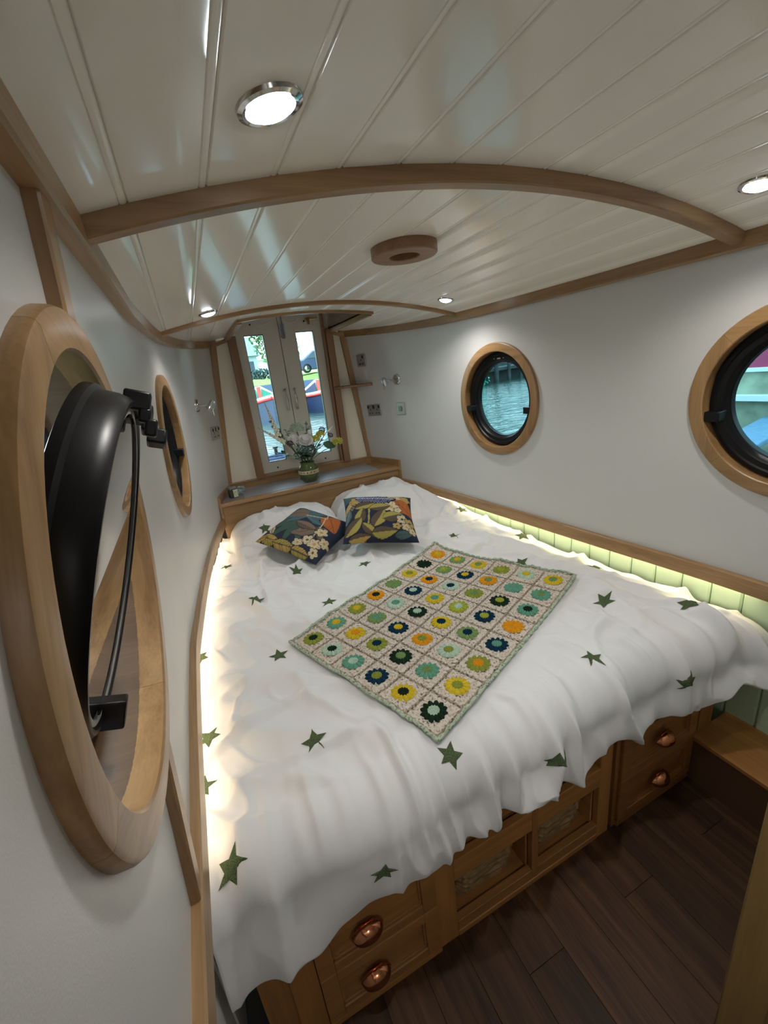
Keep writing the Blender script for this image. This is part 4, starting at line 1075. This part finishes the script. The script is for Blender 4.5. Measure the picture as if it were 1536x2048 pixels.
bk.grid(P, len(xs), len(yy)); o = obj('grass_bank', bk, M_grass); tag(o, 'green grass bank across the water beyond the bow', 'bank'); o['kind'] = 'stuff'
# own foredeck just outside the doors
M_deck = plain('pale_blue_deck_paint', (.50, .60, .68), .5, var=.15, bscale=5)
dk = struct(obj('trim_foredeck', MB().prism([(-1.0, 3.30), (1.0, 3.30), (.80, 4.3), (.42, 5.1), (0, 5.45), (-.42, 5.1), (-.80, 4.3)], .60, .70, axis=2), M_deck, bevel=.01, smooth=False), 'pale blue painted foredeck outside the bow doors')
rp = tag(empty('rope_coil', (.06, 4.75, .70)), 'dark blue rope coiled on the pale foredeck', 'rope')
pts = [(.06+(.06+.012*k/24)*math.cos(k*PI/12), 4.75+(.06+.012*k/24)*math.sin(k*PI/12), .712+.0009*k) for k in range(150)]
obj('coil', MB().tube(pts, .012, 6), plain('navy_rope', (.02, .03, .07), .9, bump=.6), rp)
obj('mooring_post', MB().lathe([(0, .22), (.03, .22), (.03, .20), (.02, .19), (.02, 0)], 16).xf(Matrix.Translation((.10, 4.95, .70))), M_black, rp)
def moored_boat(x, y, label, panel, hull, scale=1.0):
    t = tag(empty('narrowboat', (x, y, WZ)), label, 'boat', 'boats moored bow-on across the water')
    P = []; ys_ = np.linspace(0, 7, 22)
    for yy_ in ys_:
        w = 1.03*min(1, (yy_/2.6))**.62; sh_ = .70+.20*math.exp(-yy_*1.2)
        for k_ in range(7):
            q = k_/6; P.append((x-w*(.86+.14*q)*1.0, y+yy_+.10*(1-q)*0, WZ-.1+(sh_+.1)*q))
        for k_ in range(7):
            q = 1-k_/6; P.append((x+w*(.86+.14*q), y+yy_, WZ-.1+(sh_+.1)*q))
    obj('hull', MB().grid(P, 22, 14), plain('hull_blue_black', hull, .4), t)
    for h, c, nm in ((.0, (.62, .04, .03), 'red_band'), (.075, (.8, .78, .72), 'white_band')):
        for s in (-1, 1):
            P = []
            for yy_ in ys_:
                w = 1.03*min(1, (yy_/2.6))**.62+.012; sh_ = .70+.20*math.exp(-yy_*1.2)
                for e in (0, .075): P.append((x+s*w, y+yy_-.02, WZ+sh_-.15+h+e))
            b_ = MB().grid(P, 22, 2); ob = obj(nm, b_, plain(nm+'_paint', c, .4), t); so = ob.modifiers.new('thick', 'SOLIDIFY'); so.thickness = .02
    obj('foredeck', MB().prism([(x-.9, y+2.2), (x, y+.1), (x+.9, y+2.2), (x+1.0, y+7), (x-1.0, y+7)], WZ+.62, WZ+.68, axis=2), plain('deck_red', (.45, .06, .04), .5), t, smooth=False)
    z0, z1 = WZ+.68, WZ+1.14
    for s in (-1, 1): obj('cratch_panel', MB().prism([(x+s*.07, z0+.02), (x+s*.72, z0+.02), (x+s*.10, z1-.05)], y+2.3, y+2.34, axis=1), plain('cratch_paint', panel, .4), t, smooth=False)
    obj('cratch_board', MB().prism([(x-.88, z0-.03), (x+.88, z0-.03), (x+.09, z1+.04), (x-.09, z1+.04)], y+2.35, y+2.40, axis=1), plain('white_paint', (.78, .76, .72), .4), t, smooth=False)
    obj('cratch_post', B(x-.06, x+.06, y+2.27, y+2.36, z0, z1+.02), plain('red_paint', (.60, .08, .05), .4), t, smooth=False)
    obj('cabin', MB().prism([(x-.85, z0), (x+.85, z0), (x+.66, z0+.52), (x-.66, z0+.52)], y+3.4, y+9, axis=1), plain('cabin_paint', (.05, .09, .16), .4), t, smooth=False)
moored_boat(1.72, 13.8, 'nearer moored boat with green panels and red band, seen in the left pane', (.02, .22, .13), (.035, .05, .10))
moored_boat(4.15, 14.6, 'moored boat with dark painted panels on a white triangle, seen in the right pane', (.03, .045, .09), (.03, .045, .10))
# tree, hedge, hall, parked car beyond
M_fol = plain('tree_leaves', (.10, .20, .07), .8, var=.4, bscale=2)
def tree(x, y, z, h, w, label, n=2600, seed=1, mat=None):
    t = tag(empty('tree', (x, y, z)), label, 'tree', 'trees on the far bank'); rr = random.Random(seed)
    obj('trunk', MB().tube([(x, y, z-.2), (x+.05*h*.2, y, z+h*.45), (x, y, z+h*.8)], [h*.03, h*.02, h*.006], 7), plain('bark', (.09, .07, .05), .9), t)
    m = MB()
    for i in range(n):
        a = rr.uniform(0, 2*PI); q = rr.uniform(-1, 1); r = rr.uniform(.35, 1)**.5*(1+.25*math.sin(a*3+q*4)); s = h*.030*rr.uniform(.6, 1.3)
        c = Vector((x+w*r*math.sqrt(1-q*q)*math.cos(a), y+w*r*math.sqrt(1-q*q)*math.sin(a), z+h*.60+h*.42*r*q))
        u = Vector((rr.uniform(-1, 1), rr.uniform(-1, 1), rr.uniform(-1, 1))).normalized()*s; v = u.orthogonal().normalized()*s
        m.add([c-u, c-v*.5, c+u, c+v*.5], [(0, 1, 2, 3)])
    obj('foliage', m, mat or M_fol, t, smooth=False)['kind'] = 'stuff'
tree(4.9, 27, 1.6, 5.4, 1.25, 'loose leafy green tree across the water, seen in the left pane', seed=2)
tree(8.4, 40, 2.1, 3.2, 1.4, 'low bushy tree far off beyond the parked car', 1400, 5)
hd = MB(); rr = random.Random(8)
for i in range(2600):
    c = Vector((rr.uniform(-14, 5.3), 27.5+rr.uniform(-.5, .5), 1.95+rr.uniform(0, .55))); u = Vector((rr.uniform(-1, 1), rr.uniform(-1, 1), rr.uniform(-1, 1)))*.13; v = u.orthogonal().normalized()*.10; hd.add([c-u, c-v, c+u, c+v], [(0, 1, 2, 3)])
o = obj('hedge', hd, plain('hedge_leaves', (.05, .09, .09), .9), smooth=False); tag(o, 'dark clipped hedge along the far bank', 'hedge'); o['kind'] = 'stuff'
bg = tag(empty('bank_house', (1.5, 38, 1.9)), 'blue grey roofed house beyond the hedge', 'building')
obj('walls', B(-4, 5.2, 37, 43, 1.8, 4.0), plain('house_wall', (.30, .36, .46), .8), bg, smooth=False)
obj('roof', MB().prism([(36.6, 3.9), (43.4, 3.9), (40, 5.6)], -4.3, 5.5, axis=0), plain('slate_roof', (.13, .18, .28), .7), bg, smooth=False)
for x in (-1, 1.5, 4): obj('window', B(x, x+.9, 36.95, 37, 2.4, 3.5), plain('dark_window', (.05, .07, .1), .2), bg, smooth=False)
cr_ = tag(empty('parked_car', (6.2, 24.9, 1.9)), 'dark parked car on the bank, seen in the right pane', 'car')
ys0 = 24.1
obj('car_body', MB().prism([(4.9, 2.12), (9.0, 2.12), (9.05, 2.55), (8.4, 2.68), (7.8, 3.12), (6.2, 3.12), (5.6, 2.70), (4.9, 2.6)], ys0, ys0+1.7, axis=1), plain('car_paint', (.07, .10, .17), .25, coat=.5), cr_, bevel=.08)
obj('car_window', MB().prism([(5.8, 2.72), (8.1, 2.72), (7.7, 3.04), (6.3, 3.04)], ys0-.02, ys0+.02, axis=1), plain('car_glass', (.10, .14, .17), .1), cr_, smooth=False)
for x in (5.75, 8.2):
    w_ = MB().lathe([(.10, -.02), (.16, -.02), (.24, 0), (.24, .16), (0, .16), (0, -.01), (.10, -.01)], 24).xf(Matrix.Translation((x, ys0-.02, 2.20)) @ Matrix.Rotation(-PI/2, 4, 'X'))
    wh = obj('wheel', w_, M_rubber, cr_); obj('hub_cap', MB().lathe([(0, -.035), (.12, -.03), (.15, -.015)], 20).xf(Matrix.Translation((x, ys0-.02, 2.20)) @ Matrix.Rotation(-PI/2, 4, 'X')), M_chrome, wh)
wc = tag(empty('pale_building', (11, 48, 2.0)), 'pale low building with flat roof far beyond the car', 'building')
obj('walls', B(7.0, 16, 46, 50, 2.0, 4.0), plain('pale_wall', (.55, .66, .70), .7), wc, smooth=False); obj('roof', B(6.7, 16.3, 45.7, 50.3, 4.0, 4.3), plain('pale_roof', (.75, .75, .72), .6), wc, smooth=False)
for x in (8.3, 10.6, 13.0): obj('window', B(x, x+1.4, 45.95, 46.02, 2.6, 3.5), plain('far_window', (.08, .14, .17), .3), wc, smooth=False)
# boatyard staging opposite the right-hand portholes
yd = tag(empty('boatyard_staging', (14, 18, WZ)), 'dark timber staging and shed across the water to starboard', 'staging')
M_tim = plain('wet_timber', (.035, .045, .045), .8, var=.4, bscale=3)
def at(s, d): return Vector((11.3+s*.86, 17.2+s*.40-d*.42+d*.9, 0)) if False else Vector((10.2+s, 16.6+s*.36+d, 0))
dkk = MB()
a, b = at(-4, 0), at(26, 0)
obj('deck', MB().prism([(a.x, a.y), (b.x, b.y), (b.x, b.y+3), (a.x, a.y+3)], WZ+.55, WZ+.70, axis=2), M_tim, yd, smooth=False)
obj('quay_wall', MB().prism([(a.x, a.y+.5), (b.x, b.y+.5), (b.x, b.y+3), (a.x, a.y+3)], WZ-.1, WZ+.55, axis=2), plain('dark_quay', (.02, .025, .025), .9), yd, smooth=False)
for i, s in enumerate(np.arange(-3.5, 26, 1.15)):
    p = at(float(s), -.06); hgt = (1.2, 2.6, 1.3, 1.2, 2.2)[i % 5]
    obj('pile', MB().tube([(p.x, p.y, WZ-.1), (p.x, p.y, WZ+hgt)], .12 if i % 5 == 1 else .09, 8), M_tim, yd)
a, b = at(-4, 2.0), at(4.4, 2.0)
obj('shed', MB().prism([(a.x, a.y), (b.x, b.y), (b.x, b.y+5), (a.x, a.y+5)], WZ+.7, WZ+4.5, axis=2), plain('shed_cladding', (.05, .075, .085), .7, var=.3, bscale=1.5), yd, smooth=False)
a, b = at(4.6, 2.0), at(26, 2.0)
obj('low_wall', MB().prism([(a.x, a.y), (b.x, b.y), (b.x, b.y+.3), (a.x, a.y+.3)], WZ+.7, WZ+1.05, axis=2), M_tim, yd, smooth=False)
gt = MB(); rr = random.Random(2); c0 = at(1.6, -.3)
for i in range(260):
    c = c0+Vector((rr.gauss(0, .25), rr.gauss(0, .1), WZ+abs(rr.gauss(.25, .22)))); u = Vector((rr.uniform(-1, 1), rr.uniform(-1, 1), rr.uniform(-1, 1)))*.09; v = u.orthogonal().normalized()*.05; gt.add([c-u, c-v, c+u, c+v], [(0, 1, 2, 3)])
o = obj('green_netting', gt, plain('bright_green_net', (.0, .40, .26), .5), smooth=False); tag(o, 'bright green tangled netting at the water edge by the staging', 'netting'); o['kind'] = 'stuff'
# craft alongside to starboard, seen through the near right porthole
nb = tag(empty('neighbour_boat', (3.9, 0, WZ)), 'red and grey boat moored alongside to starboard', 'boat')
obj('hull', MB().prism([(3.3, -5, ), (4.4, -5), (4.4, 2.0), (3.5, 4.2), (3.3, 4.2)], WZ-.1, 1.06, axis=2), plain('grey_green_hull', (.30, .32, .24), .7, var=.25, bscale=9), nb, smooth=False)
obj('rubbing_strake', MB().prism([(3.22, -5), (3.32, -5), (3.32, 4.2), (3.22, 4.2)], 1.06, 1.10, axis=2), plain('white_strake', (.75, .78, .80), .5), nb, smooth=False)
obj('side_band', MB().prism([(3.32, -5), (4.4, -5), (4.4, 4.2), (3.32, 4.2)], 1.06, 1.27, axis=2), plain('grey_green_side', (.34, .36, .26), .7, var=.25, bscale=9), nb, smooth=False)
obj('white_line', MB().prism([(3.30, -5), (4.4, -5), (4.4, 4.2), (3.30, 4.2)], 1.27, 1.30, axis=2), plain('white_line_paint', (.8, .82, .84), .5), nb, smooth=False)
obj('red_canopy', MB().prism([(3.33, 1.30), (4.35, 1.30), (4.1, 1.95), (3.55, 1.95)], -5, 4.1, axis=1), plain('crimson_canvas', (.34, .03, .09), .7), nb, smooth=False)
pk = obj('gang_plank', MB().prism([(1.7, 1.22), (3.28, 1.58), (3.28, 1.80), (1.7, 1.44)], .90, .94, axis=2), plain('pale_blue_plank', (.16, .30, .46), .4, var=.15, bscale=30), bevel=.01, smooth=False)
tag(pk, 'pale blue wet plank lying outside the near right porthole', 'plank')
